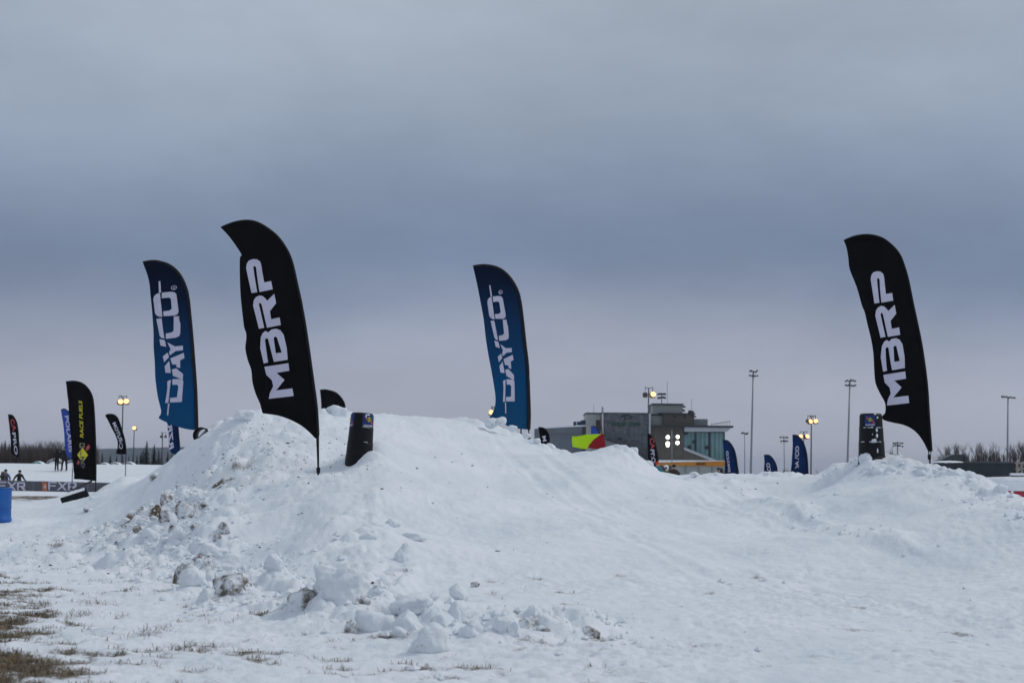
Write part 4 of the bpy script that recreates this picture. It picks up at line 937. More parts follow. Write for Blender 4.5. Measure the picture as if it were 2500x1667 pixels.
# ------------------------------------------------------------------ banner fence
tf = empty('banner_fence', P(60, 1198, 95.5), 'low grey slatted barrier fence with FXR banners across the snow', 'fence')
b0 = tf.location.copy()
def lf(px, py, d=95.5): p = P(px, py, d); return (p.x - b0.x, p.z - b0.z)
GREYB = mat('grey_banner', (.15, .15, .175), .7, vary=.15, vscale=3)
SLAT = mat('fence_slat', (.075, .075, .09), .6, .2, vary=.2)
for (xa, xb) in ((-60, 0), (0, 82), (83, 215), (216, 300)):
    (x0, z0), (x1, z1) = lf(xa, 1173 + (xa + 0) * .022 + .3), lf(xb, 1173 + xb * .022 + .3); h = .63
    pn = mesh_obj('banner_panel', [(x0, 0, z0), (x1, 0, z1), (x1, 0, z1 - h), (x0, 0, z0 - h), (x0, .03, z0), (x1, .03, z1), (x1, .03, z1 - h), (x0, .03, z0 - h)],
                  [(0, 3, 2, 1), (4, 5, 6, 7), (0, 1, 5, 4), (2, 3, 7, 6), (1, 2, 6, 5), (0, 4, 7, 3)], GREYB, tf)
    n = max(4, int((x1 - x0) / .075)); mb = MB()
    for i in range(n + 1):
        x = x0 + (x1 - x0) * i / n; zt2 = z0 + (z1 - z0) * i / n; mb.box(x - .012, x + .012, -.012, .0, zt2 - h + .01, zt2 - .01)
    o = mb.build('slats', SLAT, pn); o['kind'] = 'stuff'
    MB().tube([(x0, .0, z0 + .02), (x1, 0, z1 + .02)], .022, 6).build('top_rail', STEEL, pn)
    MB().tube([(x1, .0, z1 + .03), (x1, 0, z1 - h - .25)], .028, 6).build('post', STEEL, pn)
def fxr(xa, xb, ya, yb):
    def q(u, v): return lf(xa + (xb - xa) * u, ya + (yb - ya) * v + (xb - xa) * u * .022, 95.5)
    Fl = [[(0, 0), (.30, 0), (.30, .16), (.06, .16), (.06, .40), (.26, .40), (.26, .56), (.06, .56), (.06, 1.0), (.0, 1.0)]]
    Xl = [[(.33, 0), (.41, 0), (.50, .36), (.62, 0), (.70, 0), (.54, .52), (.66, 1.0), (.58, 1.0), (.49, .68), (.37, 1.0), (.29, 1.0), (.455, .52)]]
    Rl = [[(.70, .02), (1, .02), (1, .58), (.93, .62), (1.03, 1.0), (.92, 1.0), (.83, .62), (.76, .62), (.76, 1.0), (.70, 1.0)], [(.76, .2), (.93, .2), (.93, .46), (.76, .46)]]
    for L in (Fl, Xl, Rl):
        bm = fill_loops([[q(*p) for p in lp] for lp in L])
        for v in bm.verts: v.co.y = -.022
        bm_obj('letter', bm, PRINT, tf)
fxr(-4, 62, 1175, 1195); fxr(118, 187, 1175.5, 1195.5)
bm = fill_loops([[lf(*p) for p in ((104, 1177.5), (115, 1177.7), (115, 1198), (104, 1197.6))]])
for v in bm.verts: v.co.y = -.020
bm_obj('orange_badge', bm, mat('orange_print', (.62, .16, .06), .6, vary=.12), tf)
bm = fill_loops([[lf(*p) for p in ((112.5, 1182), (112.5, 1193), (110.5, 1193), (110.5, 1189.5), (106.5, 1189.5), (106.5, 1188))], [lf(*p) for p in ((110.5, 1185.5), (110.5, 1188), (108.6, 1188))]])
for v in bm.verts: v.co.y = -.026
bm_obj('badge_mark', bm, PRINT, tf)

# round bales under snow
for i, (px, py, w, gcol) in enumerate(((94, 1133, 34, (.03, .22, .16)), (137, 1134, 48, (.16, .17, .16)), (180, 1134, 42, (.18, .18, .18)), (255, 1134, 30, (.2, .2, .2)), (283, 1134, 32, (.2, .2, .2)), (315, 1135, 36, (.2, .2, .2)))):
    p = P(px, py + 6, 128); r = w * .5 * 128 / F_PX
    t = empty('hay_bale', p - Vector((0, 0, .3)), 'snow-capped round bale with a green wrap on the far bank' if i == 0 else ('broad snow-capped pale bale behind the two standing people' if i == 1 else ('snow-capped bale half hidden by the black RACE FUELS flag' if i == 2 else 'snow-covered round bale in the row on the far bank')), 'bale', 'snow-capped bales on the far bank')
    mb = MB().lathe([(r * .9, -.6), (r, -.55), (r, .55), (r * .9, .6)], 20); o = mb.build('wrap', mat('bale_wrap%d' % i, gcol, .5, vary=.2), t, True); o.rotation_euler = (math.radians(90), 0, 0); o.location = (0, 0, .12)
    bm = bmesh.new(); bmesh.ops.create_icosphere(bm, subdivisions=3, radius=1)
    for v in bm.verts: v.co = Vector((v.co.x * r * 1.06, v.co.y * .75, max(v.co.z, -.1) * r * .72 * (1 + .06 * mnoise.noise(v.co * 3 + Vector((i, 0, 0)))) + .12 + r * .36))
    bm_obj('snow_cap', bm, M_CAP, t, True)

# ------------------------------------------------------------------ floodlight poles
GND = -.3
def flood_pole(label, top, d, lamps, r=.09, spread=None, group='floodlight poles around the track', lean=None, dark=True, foot=None):
    """top: photo point where the pole ends; lamps: (photo dx, dy, size px, lit, tint)"""
    p = P(top[0], top[1], d); k = d / F_PX
    fx = P(foot, 1150, d).x if foot is not None else p.x
    t = empty('floodlight_pole', (fx, d, GND), label, 'light pole', group); H = p.z - GND; ox = p.x - fx
    m_ = DSTEEL if dark else STEEL
    MB().tube([(0, 0, 0), (ox, 0, H)], [r, r * .6], 8).build('pole', m_, t, True)
    for dx, dy, sz, lit, kind in lamps:
        x, z, q = ox + dx * k, H - dy * k, sz * k * .5
        MB().tube([(ox, 0, H - .02), (ox + dx * k * .55, 0, H - .0), (x * .97 + ox * .03, 0, H + .12), (x, .02, z - q * .6)], .04, 6).build('arm', m_, t, True)
        h = MB().box(-q, q, 0, q * 1.3, -q * .95, q * .95).build('lamp_head', LHOUS, t, loc=(x, -.1, z), bevel=q * .25)
        h.rotation_euler = (math.radians(-18), 0, random.uniform(-.35, .35))
        if lit:
            v = [(q * 1.0 * math.cos(a_) * (1 if abs(math.cos(a_)) < .8 else .98), 0, q * .96 * math.sin(a_)) for a_ in np.linspace(0, 2 * math.pi, 17)[:-1]]
            v = [(a_[0], -.03, a_[2]) for a_ in v]; n = len(v)
            bm = bmesh.new(); ring_ = [bm.verts.new(a_) for a_ in v]; bm.faces.new(ring_); c_ = bm.faces[:]
            ex = bmesh.ops.inset_region(bm, faces=c_, thickness=q * .42, depth=0)
            for f_ in bm.faces:
                if len(f_.verts) > 4:
                    for v_ in f_.verts: v_.co.y -= q * .18
            o = bm_obj('lit_lens', bm, SODIUM, h, True); o.data.materials.append(SODRIM)
            for f_ in o.data.polygons: f_.material_index = 0 if len(f_.vertices) > 4 else 1
    return t
flood_pole('floodlight pole with two glowing orange lamps behind the bent black flag', (300.5, 968), 150, [(-5, 13, 13, 1, 's'), (9, 12, 13, 1, 's'), (-10, 14, 9, 0, 's')], foot=297)
flood_pole('short pole with a single glowing lamp beyond the far snow bank', (328, 1039), 190, [(1, 6, 10, 1, 's')], foot=325)
flood_pole('pole with two unlit round lamp heads in front of the far hill', (397, 1056), 190, [(-3, 9, 7, 0, 's'), (8, 9, 6, 0, 's')], foot=395, r=.1)
flood_pole('floodlight pole with one glowing lamp beside the edge of the middle blue flag', (1203, 994), 150, [(-3, 13, 13, 1, 's'), (4, 13, 12, 0, 's')])
flood_pole('pole hidden behind the crest with two glowing lamps just above the snow', (956, 1024), 170, [(-8, 12, 9, 1, 's'), (9, 10, 9, 1, 's')])
flood_pole('tall floodlight pole with one glowing and one dark lamp in front of the grandstand', (1583.5, 947), 150, [(-8.5, 16, 12, 0, 's'), (10.5, 16, 14, 1, 's')], foot=1581)
flood_pole('floodlight pole with two glowing lamps behind the tall navy flag', (1962, 1054), 180, [(-8, 11, 10, 1, 's'), (8, 11, 11, 1, 's')])
flood_pole('tall pole with a cluster of four lamps, two of them glowing', (1981, 1016), 150, [(-9, 11, 9, 0, 's'), (-3, 13, 11, 1, 's'), (4, 12, 9, 0, 's'), (10, 12, 11, 1, 's')], foot=1979)
def stadium_pole(label, top, d, tiers, n, w, foot=None, dy=10, r=.2, fade=False):
    p = P(top[0], top[1], d); k = d / F_PX; fx = P(foot, 1150, d).x if foot is not None else p.x
    t = empty('stadium_light_pole', (fx, d, GND), label, 'light pole', 'stadium light poles along the track'); H = p.z - GND; ox = p.x - fx
    MB().tube([(0, 0, 0), (ox, 0, H)], [r, r * .55], 8).build('pole', STEEL, t, True)
    for q in range(tiers):
        z = H - q * dy * k
        MB().box(ox - w * k * .5, ox + w * k * .5, -.05, .05, z - .06, z + .06).build('cross_bar', DSTEEL, t)
        for i in range(n):
            x = ox + (i / (n - 1) - .5) * w * k; s_ = 2.5 * k
            h = MB().lathe([(s_ * .3, -s_ * .9), (s_ * .55, -s_ * .4), (s_ * .95, s_ * .6), (s_ * 1.0, s_ * .8), (s_ * .2, s_ * .7)], 8).build('lamp_head', DSTEEL, t, True, loc=(x, -.15, z + random.uniform(-.1, .15)))
            h.rotation_euler = (math.radians(random.uniform(60, 110)), 0, math.radians(random.choice((-35, -10, 20, 40))))
    return t
stadium_pole('tall grey stadium light pole with two tiers of unlit lamps beside the glass gallery', (1839, 907), 230, 2, 5, 18, foot=1832, dy=10)
stadium_pole('tall grey stadium light pole with two tiers of unlit lamps left of the right berm', (2075, 930), 230, 2, 6, 24, foot=2067, dy=11)
stadium_pole('grey stadium light pole with one tier of lamps above the bare trees', (2461, 970), 240, 1, 7, 30, foot=2458)
stadium_pole('thin distant light pole with one tier of lamps behind the awning flag', (1818, 1058), 420, 1, 5, 15, foot=1818, r=.18)
stadium_pole('thin distant light pole with two lamp tiers between the navy flags', (1914, 1068), 420, 2, 4, 16, foot=1915, dy=9, r=.18)
stadium_pole('distant light pole with two lamp tiers below the black flag on the berm', (2191, 1082), 420, 2, 5, 22, foot=2192, dy=6, r=.3)

# four-lamp light tower
t = empty('light_tower', (P(1641, 1150, 120).x, 120, GND), 'mobile light tower with four brilliant white lamps in front of the grandstand', 'light tower')
b0 = Vector(t.location)
def lt(px, py, d=120): p = P(px, py, d); return (p.x - b0.x, p.z - b0.z)
x0, z0 = lt(1640, 1050); MB().tube([(0, 0, 0), (x0, 0, z0)], [.05, .03], 8).build('mast', STEEL, t, True)
for py in (1067, 1081):
    a, b = lt(1627, py), lt(1656, py); MB().tube([(a[0], 0, a[1]), (b[0], 0, b[1])], .025, 6).build('cross_arm', STEEL, t)
for px, py, s_ in ((1630, 1067, 10), (1654, 1066, 9), (1629.5, 1082, 10), (1653.5, 1080.5, 9.5), (1629.5, 1087, 8)):
    x, z = lt(px, py); q = s_ * 120 / F_PX * .5
    h = MB().lathe([(q * .35, -q * .7), (q * .8, -q * .3), (q, .0), (q * .92, .02)], 14).build('lamp_head', LHOUS, t, True, loc=(x, -.12, z)); h.rotation_euler = (math.radians(100), 0, 0)
    o = MB().lathe([(q * .9, 0), (q * .7, q * .16), (q * .3, q * .25), (.002, q * .27)], 14).build('lit_lens', WLAMP, h, True); o.location = (0, 0, .03)
mb = MB().box(-.9, .9, -.5, .5, .45, 1.2); mb.build('generator_box', mat('generator_yellow', (.5, .35, .05), .5, vary=.2), t, bevel=.05)
for s_ in (-.6, .6):
    o = MB().lathe([(.22, -.09), (.3, -.09), (.3, .09), (.22, .09)], 16).build('wheel', mat('tyre_rubber', (.015, .015, .016), .8, vary=.2), t, True, loc=(s_, -.5, .3)); o.rotation_euler = (math.radians(90), 0, 0)

# ------------------------------------------------------------------ grandstand
DG = 270.0
ZG = GND
bld = empty('grandstand_building', (P(1600, 1150, DG).x, DG, ZG), 'stepped grandstand with grey stone wall, brown wing and teal glass gallery', 'building')
bb = Vector(bld.location)
def lb(u, v):
    p = P(1300 + u / 4.276, 880 + v / 4.276, DG); return (p.x - bb.x, p.z - bb.z)
STONE = mat('grey_stone_panel', (.115, .12, .135), .85, vary=.35, vscale=1.3, bump=.4, bscale=3)
SIDING = mat('pale_metal_siding', (.40, .41, .39), .6, vary=.08, vscale=.8)
BROWN = mat('brown_stucco', (.125, .108, .092), .85, vary=.12, vscale=.5)
TRIM = mat('dark_roof_trim', (.03, .034, .042), .6, vary=.2)
WHITEP = mat('white_fascia', (.46, .48, .52), .6, vary=.06, vscale=.6)
BLUEG = mat('blue_grey_wall', (.14, .16, .185), .7, vary=.12, vscale=.5)
def bblock(name, u0, u1, v0, v1, y0, y1, m_, par=None):
    (x0, z1), (x1, _) = lb(u0, v0), lb(u1, v0); z0 = 0.0 if v1 is None else lb(u0, v1)[1]
    return MB().box(x0, x1, y0, y1, z0, z1).build(name, m_, par or bld)
bblock('stone_wall', 737, 1216, 548, None, 0, 9, STONE)
bblock('roof_trim', 731, 1232, 541, 549, -.15, 9, TRIM)
for u in (722, 1214):
    c_ = bblock('white_column', u, u + 17, 552, None, -.6, -.12, WHITEP)
    (x, z) = lb(u + 8, 548); n = 26
    MB().tube([(x + .16 * math.cos(i * .9), -.36 + .16 * math.sin(i * .9), z + 1.25 * i / n) for i in range(n)], .06, 5).build('spiral_finial', TRIM, c_)
for nm, u0, u1, v0, v1, y0, y1, m_ in (('left_block', 568, 722, 552, None, 2, 12, SIDING), ('left_block_trim', 562, 820, 538, 552, 1.8, 12.2, TRIM), ('dark_doorway', 668, 716, 615, 730, 1.9, 2.1, mat('dark_panel', (.055, .055, .058), .7, vary=.1)),
        ('middle_block', 1232, 1375, 566, 670, 3, 12, SIDING), ('middle_trim', 1232, 1380, 551, 566, 2.8, 12, TRIM), ('brown_block', 1376, 1702, 556, 672, 2, 12, BROWN), ('brown_block_trim', 1330, 1712, 541, 556, 1.7, 12, TRIM),
        ('penthouse', 1284, 1602, 450, 548, 5, 14, SIDING), ('penthouse_trim', 1276, 1608, 434, 450, 4.7, 14.3, TRIM), ('roof_unit', 1704, 1852, 603, 672, 3, 7, mat('roof_unit_grey', (.24, .27, .27), .6, vary=.1)),
        ('main_roof', 1234, 2085, 674, 694, -1.5, 10, TRIM), ('brown_wing', 1234, 1579, 694, None, .2, 9, BROWN), ('gallery_backing', 1581, 2004, 742, None, 1.2, 9, mat('dark_interior', (.05, .065, .07), .6, vary=.3, vscale=.6)),
        ('low_wing', 30, 726, 706, None, 3.4, 12, BLUEG), ('low_wing_dark_bay', 525, 700, 690, None, 3.2, 3.5, MATS['dark_panel'])):
    bblock(nm, u0, u1, v0, v1, y0, y1, m_)
for i in range(29):                     # siding ribs of the penthouse and blocks
    u = 1292 + i * 10.8; bblock('siding_rib', u, u + 2.2, 451, 547, 4.94, 5.02, SIDING)
for i in range(13): u = 574 + i * 11; bblock('siding_rib', u, u + 2.2, 553, 690, 1.94, 2.02, SIDING)
for i in range(12): u = 1238 + i * 11; bblock('siding_rib', u, u + 2.2, 567, 669, 2.94, 3.02, SIDING)
(x0, z0), (x1, z1), (x2, z2), (x3, z3) = lb(1582, 695), lb(2072, 695), lb(2028, 742), lb(1582, 742)
MB().prism([(x0, z0), (x1, z1), (x2, z2), (x3, z3)], -.9, 8).build('white_soffit', WHITEP, bld)
pts_ = [lb(1580, 908), lb(1945, 1052), lb(2012, 1052), (lb(2012, 1052)[0], 0), (lb(1580, 908)[0], 0)]
MB().prism(pts_, .1, 8.9).build('sloped_brown_wall', BROWN, bld)
a, b = lb(1580, 903), lb(1945, 1048)
MB().prism([a, b, (b[0], b[1] - .5), (a[0], a[1] - .5)], -.2, .09).build('white_sill', WHITEP, bld)
GLASS = mat('teal_glass', (.085, .19, .20), .12, vary=.3, vscale=.35, spec=.8)
STREAK = mat('glass_reflection_streak', (.15, .27, .27), .2, vary=.15, vscale=.5, spec=.7)  # paler strips on the panes paint the streaky reflections in the glass
for u0, u1 in ((1583, 1698), (1714, 1842), (1862, 2000)):
    x0, z0 = lb(u0, 746); x1, _ = lb(u1, 746); vb0 = lb(u0, min(1052, 908 + (u0 - 1580) * .394))[1]; vb1 = lb(u1, min(1052, 908 + (u1 - 1580) * .394))[1]
    w = MB().prism([(x0, z0), (x1, z0), (x1, vb1), (x0, vb0)], .55, .6).build('glass_pane', GLASS, bld)
    for j in range(3):
        xa = x0 + (x1 - x0) * (j / 3 + random.uniform(.03, .12)); xb = xa + (x1 - x0) * random.uniform(.08, .16); f_ = (xa - x0) / (x1 - x0); zb_ = vb0 + (vb1 - vb0) * f_
        MB().prism([(xa, z0), (xb, z0), (xb, zb_), (xa, zb_)], .5, .53).build('reflection_streak', STREAK, w)
for u in (1704, 1850, 2006): bblock('mullion', u - 6, u + 6, 744, None, .35, .6, TRIM)
bblock('glass_head', 1582, 2010, 740, 748, .3, .62, TRIM)
for u, v in ((1822, 910), (1640, 905), (1605, 758), (1690, 850)):
    x, z = lb(u, v); MB().lathe([(.12, -.3), (.3, -.25), (.34, .2), (.15, .35)], 8).build('gallery_lamp', TRIM, bld, True, loc=(x, .2, z))
for u in (1482, 1585, 1690): bblock('small_window', u, u + 32, 572, 590, 1.92, 2.02, TRIM)
bblock('wall_vent', 896, 932, 804, 828, -.12, .02, TRIM)
# sign and emblem
SIGN = mat('green_sign_letters', (.018, .06, .045), .6, vary=.1)
def btext(s_, u0, u1, v0, v1, m_, bold=.05):
    bm = text_bm(s_, bold); (x0, z0), (x1, z1) = lb(u0, v1), lb(u1, v0)
    fit(bm, x1 - x0, z1 - z0, (x0 + x1) / 2, (z0 + z1) / 2)
    for v in bm.verts: v.co.y = -.06
    bm_obj('sign_lettering', bm, m_, bld)
btext('SUDBURY', 822, 980, 642, 684, SIGN); btext('DOWNS', 1000, 1128, 642, 684, SIGN)
def bloop(nm, loops, m_):
    bm = fill_loops([[lb(*p) for p in lp] for lp in loops])
    for v in bm.verts: v.co.y = -.06
    bm_obj(nm, bm, m_, bld)
bloop('emblem', [[(905, 592), (935, 572), (985, 564), (1030, 575), (1050, 592), (1030, 610), (985, 614), (982, 602), (1012, 598), (1025, 590), (1005, 580), (975, 582), (970, 622), (955, 622), (958, 585), (925, 598)]], MATS['dark_roof_trim'])
# stair roof, duct, roof clutter
p0, p1, p2 = lb(755, 832), lb(1040, 930), lb(1205, 1062)
MB().prism([p0, p1, p2, (p2[0], 0), (p0[0], 0)], -3.2, -.7).build('stair_enclosure', mat('stair_grey', (.17, .19, .2), .7, vary=.1), bld)
MB().prism([(p0[0], p0[1] + .25), (p1[0], p1[1] + .25), (p2[0] + .3, p2[1] + .2), p2, p1, p0], -3.4, -.6).build('stair_roof', TRIM, bld)
a, b = lb(478, 646), lb(548, 642); DUCT = mat('blue_duct', (.035, .06, .11), .5, .3, vary=.2)
MB().tube([(a[0], 5, a[1]), (b[0] + .8, 5, b[1])], .38, 10).build('roof_duct', DUCT, bld, True)
x, z = lb(455, 655); MB().box(x - .3, x + .3, 4.6, 5.4, z - 1.6, z + .5).build('duct_riser', DUCT, bld, bevel=.05)
x, z = lb(545, 640); MB().box(x - .5, x + .7, 4.4, 5.6, z - .6, z + .5).build('duct_fan', DUCT, bld, bevel=.05)
(x0, z0), (x1, z1) = lb(28, 706), lb(660, 672)
MB().prism([(x0, z0), (x1 + .6, z1), (x1 + .6, z1 + .22), (x0, z0 + .25)], 3.2, 11).build('low_wing_snow', M_CAP, bld)
MB().prism([(x0, z0 - .8), (x1 + .6, z0 - .8), (x1 + .6, z1), (x0, z0)], 3.25, 11).build('low_wing_eave', BLUEG, bld)
def bmast(u, v0, v1, r, y=6): (x, z0), (_, z1) = lb(u, v0), lb(u, v1); MB().tube([(x, y, z0), (x, y, z1)], r, 5).build('roof_mast', DSTEEL, bld); return x, z1, y
bmast(1443, 440, 190, .035); bmast(1703, 545, 380, .03); bmast(658, 540, 440, .03)
for u, v0, v1, n, w in ((1383, 440, 330, 6, 80), (1600, 545, 465, 5, 50)):
    x, z, y = bmast(u, v0, v1, .08)
    for tier in range(3 if u > 1500 else 2):
        for i in range(n):
            xx = x + (i / (n - 1) - .5) * w / 55; MB().lathe([(.05, -.2), (.12, -.1), (.22, .14), (.06, .16)], 7).build('roof_lamp', DSTEEL, bld, True, loc=(xx, y, z - tier * .75 + random.uniform(-.1, .1))).rotation_euler = (1.7, 0, random.uniform(-.6, .6))
for i in range(9):
    x, z = lb(1880 + i * 23, 672); hh = .15 + .07 * i
    MB().tube([(x, 1, z), (x, 1, z + hh)], .035, 5).build('roof_stub', DSTEEL, bld); MB().box(x - .12, x + .12, .9, 1.1, z + hh - .05, z + hh + .1).build('roof_lamp', DSTEEL, bld)
for i in range(4):
    x, z = lb(1655 + i * 14, 548); MB().lathe([(.1, -.3), (.25, .0), (.1, .35)], 7).build('roof_lamp', DSTEEL, bld, True, loc=(x, 3, z + .35)).rotation_euler = (.6 * i, .3, 0)

# ------------------------------------------------------------------ orange awning
DA = 135.0
aw = empty('awning_tent', (P(1690, 1150, DA).x, DA, GND), 'long tent with an orange ARGO valance and pale grey walls', 'tent'); ab = Vector(aw.location)
def la(u, v, d=DA): p = P(1300 + u / 4.276, 880 + v / 4.276, d); return (p.x - ab.x, p.z - ab.z)
OR = mat('orange_valance', (.50, .20, .025), .6, vary=.12, vscale=.8)
(a, b, c, d_) = la(1330, 1062), la(2015, 1047), la(2015, 1103), la(1330, 1095)
MB().prism([a, b, c, d_], -.04, .0).build('valance', OR, aw)
MB().prism([(a[0], a[1] + .22), (b[0], b[1] + .04), b, a], -.06, 3.0).build('roof_edge', M_CAP, aw)
bm = text_bm('ARGO', .05); (x0, z0), (x1, z1) = la(1704, 1091), la(1812, 1061); fit(bm, x1 - x0, z1 - z0, (x0 + x1) / 2, (z0 + z1) / 2)
for v in bm.verts: v.co.y = -.06
bm_obj('lettering', bm, mat('dark_brown_print', (.05, .03, .01), .6, vary=.1), aw)
TENT = mat('pale_tent_wall', (.33, .35, .34), .8, vary=.1, vscale=.6)
(x0, z0), (x1, _) = la(1460, 1100), la(2012, 1100)
for i in range(4):
    xa = x0 + (x1 - x0) * i / 4; xb = x0 + (x1 - x0) * (i + 1) / 4 - .03
    MB().box(xa, xb, .1, .14, 0, z0 + .1).build('wall_panel', TENT, aw); MB().tube([(xa, .0, 0), (xa, 0, z0 + .1)], .035, 6).build('tent_pole', STEEL, aw)
MB().prism([(d_[0], d_[1]), (c[0], c[1]), (c[0], c[1] + .55), (d_[0], d_[1] + .5)], 3.0, 3.05).build('back_wall', TENT, aw)

# ------------------------------------------------------------------ trees
TWIG = mat('bare_twigs', (.085, .072, .065), .9, vary=.3); BARK = mat('bark', (.05, .042, .036), .9, vary=.3); NEED = mat('conifer_needles', (.018, .026, .020), .9, vary=.5, vscale=1.5)
def bare_tree_data(seed, H=7.0, fan=.5):
    rnd = random.Random(seed); tr = MB(); cr = MB()
    def grow(p, d, L, r, lv):
        q = p + d * L; mid = p + d * L * .5 + Vector((rnd.gauss(0, .03), rnd.gauss(0, .03), 0)) * L
        (tr if lv == 0 else cr).tube([p, mid, q], [r, r * .8, r * .6], 5 if lv == 0 else 3, cap=False)
        if lv >= 4: return
        n = (5, 4, 4, 3)[lv]
        for i in range(n):
            a = rnd.uniform(0, 6.28); sp = rnd.uniform(.25, .75) * (fan + .5)
            nd = (d + Vector((math.cos(a), math.sin(a), 0)) * sp * .7 + Vector((0, 0, .22))).normalized(); s = rnd.uniform(.35, 1.0) if lv < 3 else rnd.uniform(.2, 1)
            grow(p + (q - p) * s, nd, L * rnd.uniform(.5, .78), max(.012, r * .5), lv + 1)
    grow(Vector((0, 0, 0)), Vector((rnd.gauss(0, .05), rnd.gauss(0, .05), 1)).normalized(), H * .36, H * .014, 0)
    zm_ = max(v[2] for v in cr.v); k = H / zm_
    for mb in (tr, cr): mb.v = [(v[0] * k, v[1] * k, v[2] * k) for v in mb.v]
    def mk(n, mb, m_):
        me_ = bpy.data.meshes.new(n); me_.from_pydata(mb.v, [], mb.f); me_.materials.append(m_); return me_
    return mk('trunk', tr, BARK), mk('crown', cr, TWIG)
def conifer_data(seed, H=7.0):
    rnd = random.Random(seed); tr = MB().tube([(0, 0, 0), (0, 0, H * .95)], [H * .018, .02], 6); cr = MB()
    n = 46
    for i in range(n):
        f = i / n; z = H * (.08 + .9 * f); R = H * .19 * (1 - f) ** .8 * rnd.uniform(.7, 1.15) + .08
        for j in range(9):
            a = rnd.uniform(0, 6.28); w = R * rnd.uniform(.25, .4); L = R * rnd.uniform(.7, 1.1); m0 = len(cr.v); ca, sa = math.cos(a), math.sin(a); dz = -L * rnd.uniform(.15, .5)
            cr.v += [(0, 0, z + .1), (ca * L * .6 - sa * w * .5, sa * L * .6 + ca * w * .5, z + dz * .5), (ca * L, sa * L, z + dz), (ca * L * .6 + sa * w * .5, sa * L * .6 - ca * w * .5, z + dz * .45)]
            cr.f.append((m0, m0 + 1, m0 + 2, m0 + 3))
    def mk(n_, mb, m_):
        me_ = bpy.data.meshes.new(n_); me_.from_pydata(mb.v, [], mb.f); me_.materials.append(m_); return me_
    return mk('trunk', tr, BARK), mk('crown', cr, NEED)
BT = [bare_tree_data(s) for s in range(5)]; CF = [conifer_data(40 + s) for s in range(3)]
def tree(kind, px, top_py, d, label, group):
    p = P(px, top_py, d); data = random.choice(BT if kind == 'bare' else CF); H = p.z - GND + .3
    t = empty('bare_tree' if kind == 'bare' else 'conifer_tree', (p.x, d, GND - .3), label, 'tree', group, random.uniform(0, 6)); s = H / 7.0
    for nm, me_ in zip(('trunk', 'crown'), data):
        o = bpy.data.objects.new(nm, me_); link(o, t); o.scale = (s * random.uniform(.85, 1.15), s * random.uniform(.85, 1.15), s)
LB = 'leafless tree in the brown treeline beyond the left snow bank'; LC = 'dark conifer in the treeline beyond the left snow bank'
for px, py in ((-20, 1080), (60, 1070), (72, 1074), (88, 1088), (100, 1072), (112, 1070), (122, 1086), (134, 1070), (143, 1076), (152, 1090), (48, 1094), (30, 1098), (80, 1095), (185, 1096), (205, 1092)): tree('bare', px, py, random.uniform(215, 270), LB, 'trees in the left treeline')
for px, py in ((5, 1076), (13, 1072), (-6, 1084), (85, 1090), (116, 1096), (40, 1100), (62, 1102), (175, 1100), (160, 1098), (24, 1092)): tree('con', px, py, random.uniform(230, 280), LC, 'trees in the left treeline')
for px, py, l_ in ((359, 1072, 'tallest conifer standing alone in front of the far hill'), (377, 1081, 'slender conifer next to the tallest one before the far hill')): tree('con', px, py, 230, l_, 'conifers before the far hill')
for px, py in ((345, 1100), (350, 1092), (388, 1094), (395, 1100), (335, 1108), (410, 1098), (420, 1104), (430, 1100), (445, 1092), (440, 1098), (455, 1096), (468, 1088), (300, 1108), (270, 1106), (250, 1104), (285, 1110), (315, 1110), (325, 1106), (490, 1070), (502, 1064), (512, 1068), (482, 1080)): tree('con', px, py, random.uniform(230, 300), 'dark conifer in the low wood in front of the far hill', 'conifers before the far hill')
LR = 'leafless shrub-like tree behind the dark pickup truck'
for px, py in ((2318, 1082), (2330, 1076), (2338, 1086), (2306, 1100), (2290, 1110), (2372, 1084), (2384, 1078), (2395, 1078), (2405, 1084), (2420, 1076), (2432, 1080), (2442, 1086), (2470, 1086), (2482, 1078), (2495, 1066), (2505, 1070), (2518, 1062), (2462, 1096), (2360, 1100), (2185, 1090), (2172, 1096)):
    tree('bare', px, py, random.uniform(150, 185) if px > 2250 else 300, LR if px > 2250 else 'faint leafless tree beneath the black flag on the berm', 'bare trees at the right')
for px, py in ((2390, 1098), (2400, 1100), (2415, 1108), (2450, 1104), (2440, 1110), (2478, 1108), (2352, 1108), (2492, 1104)): tree('con', px, py, random.uniform(165, 190), 'low dark conifer among the bare trees behind the pickup truck', 'bare trees at the right')
for px, py in ((1916, 1140), (1925, 1146), (1998, 1144), (2008, 1146), (2020, 1144), (1899, 1146)): tree('bare', px, py, 200, 'low bare bush peeking over the crest between the navy flags', 'bushes over the crest')
def brush(name, label, px0, px1, d0, d1, h0, h1, n, m_):
    v = []; f = []
    for i in range(n):
        d = random.uniform(d0, d1); px = random.uniform(px0, px1); p = P(px, 1150, d); h = random.uniform(h0, h1); w = random.uniform(.02, .07); k = len(v); lx = random.gauss(0, .3); ly = random.gauss(0, .3)
        v += [(p.x - w, d, GND - .3), (p.x + w, d, GND - .3), (p.x + lx * .6 + w * .6, d + ly, GND + h * .6), (p.x + lx, d + ly, GND + h)]; f += [(k, k + 1, k + 2), (k, k + 2, k + 3)]
    tag(mesh_obj(name, v, f, m_), label, 'brush', None, 'stuff')
brush('brush', 'dense brown undergrowth along the left treeline', -120, 235, 205, 290, 2.4, 5.6, 14000, mat('brown_brush', (.062, .050, .044), .9, vary=.4, vscale=.2))
brush('brush', 'dark undergrowth below the far hill', 230, 540, 225, 300, 1.0, 2.8, 6000, mat('dark_brush', (.03, .032, .03), .9, vary=.4, vscale=.2))
brush('brush', 'dark undergrowth behind the pickup truck', 2280, 2620, 150, 190, 1.0, 2.6, 3500, MATS['dark_brush'])

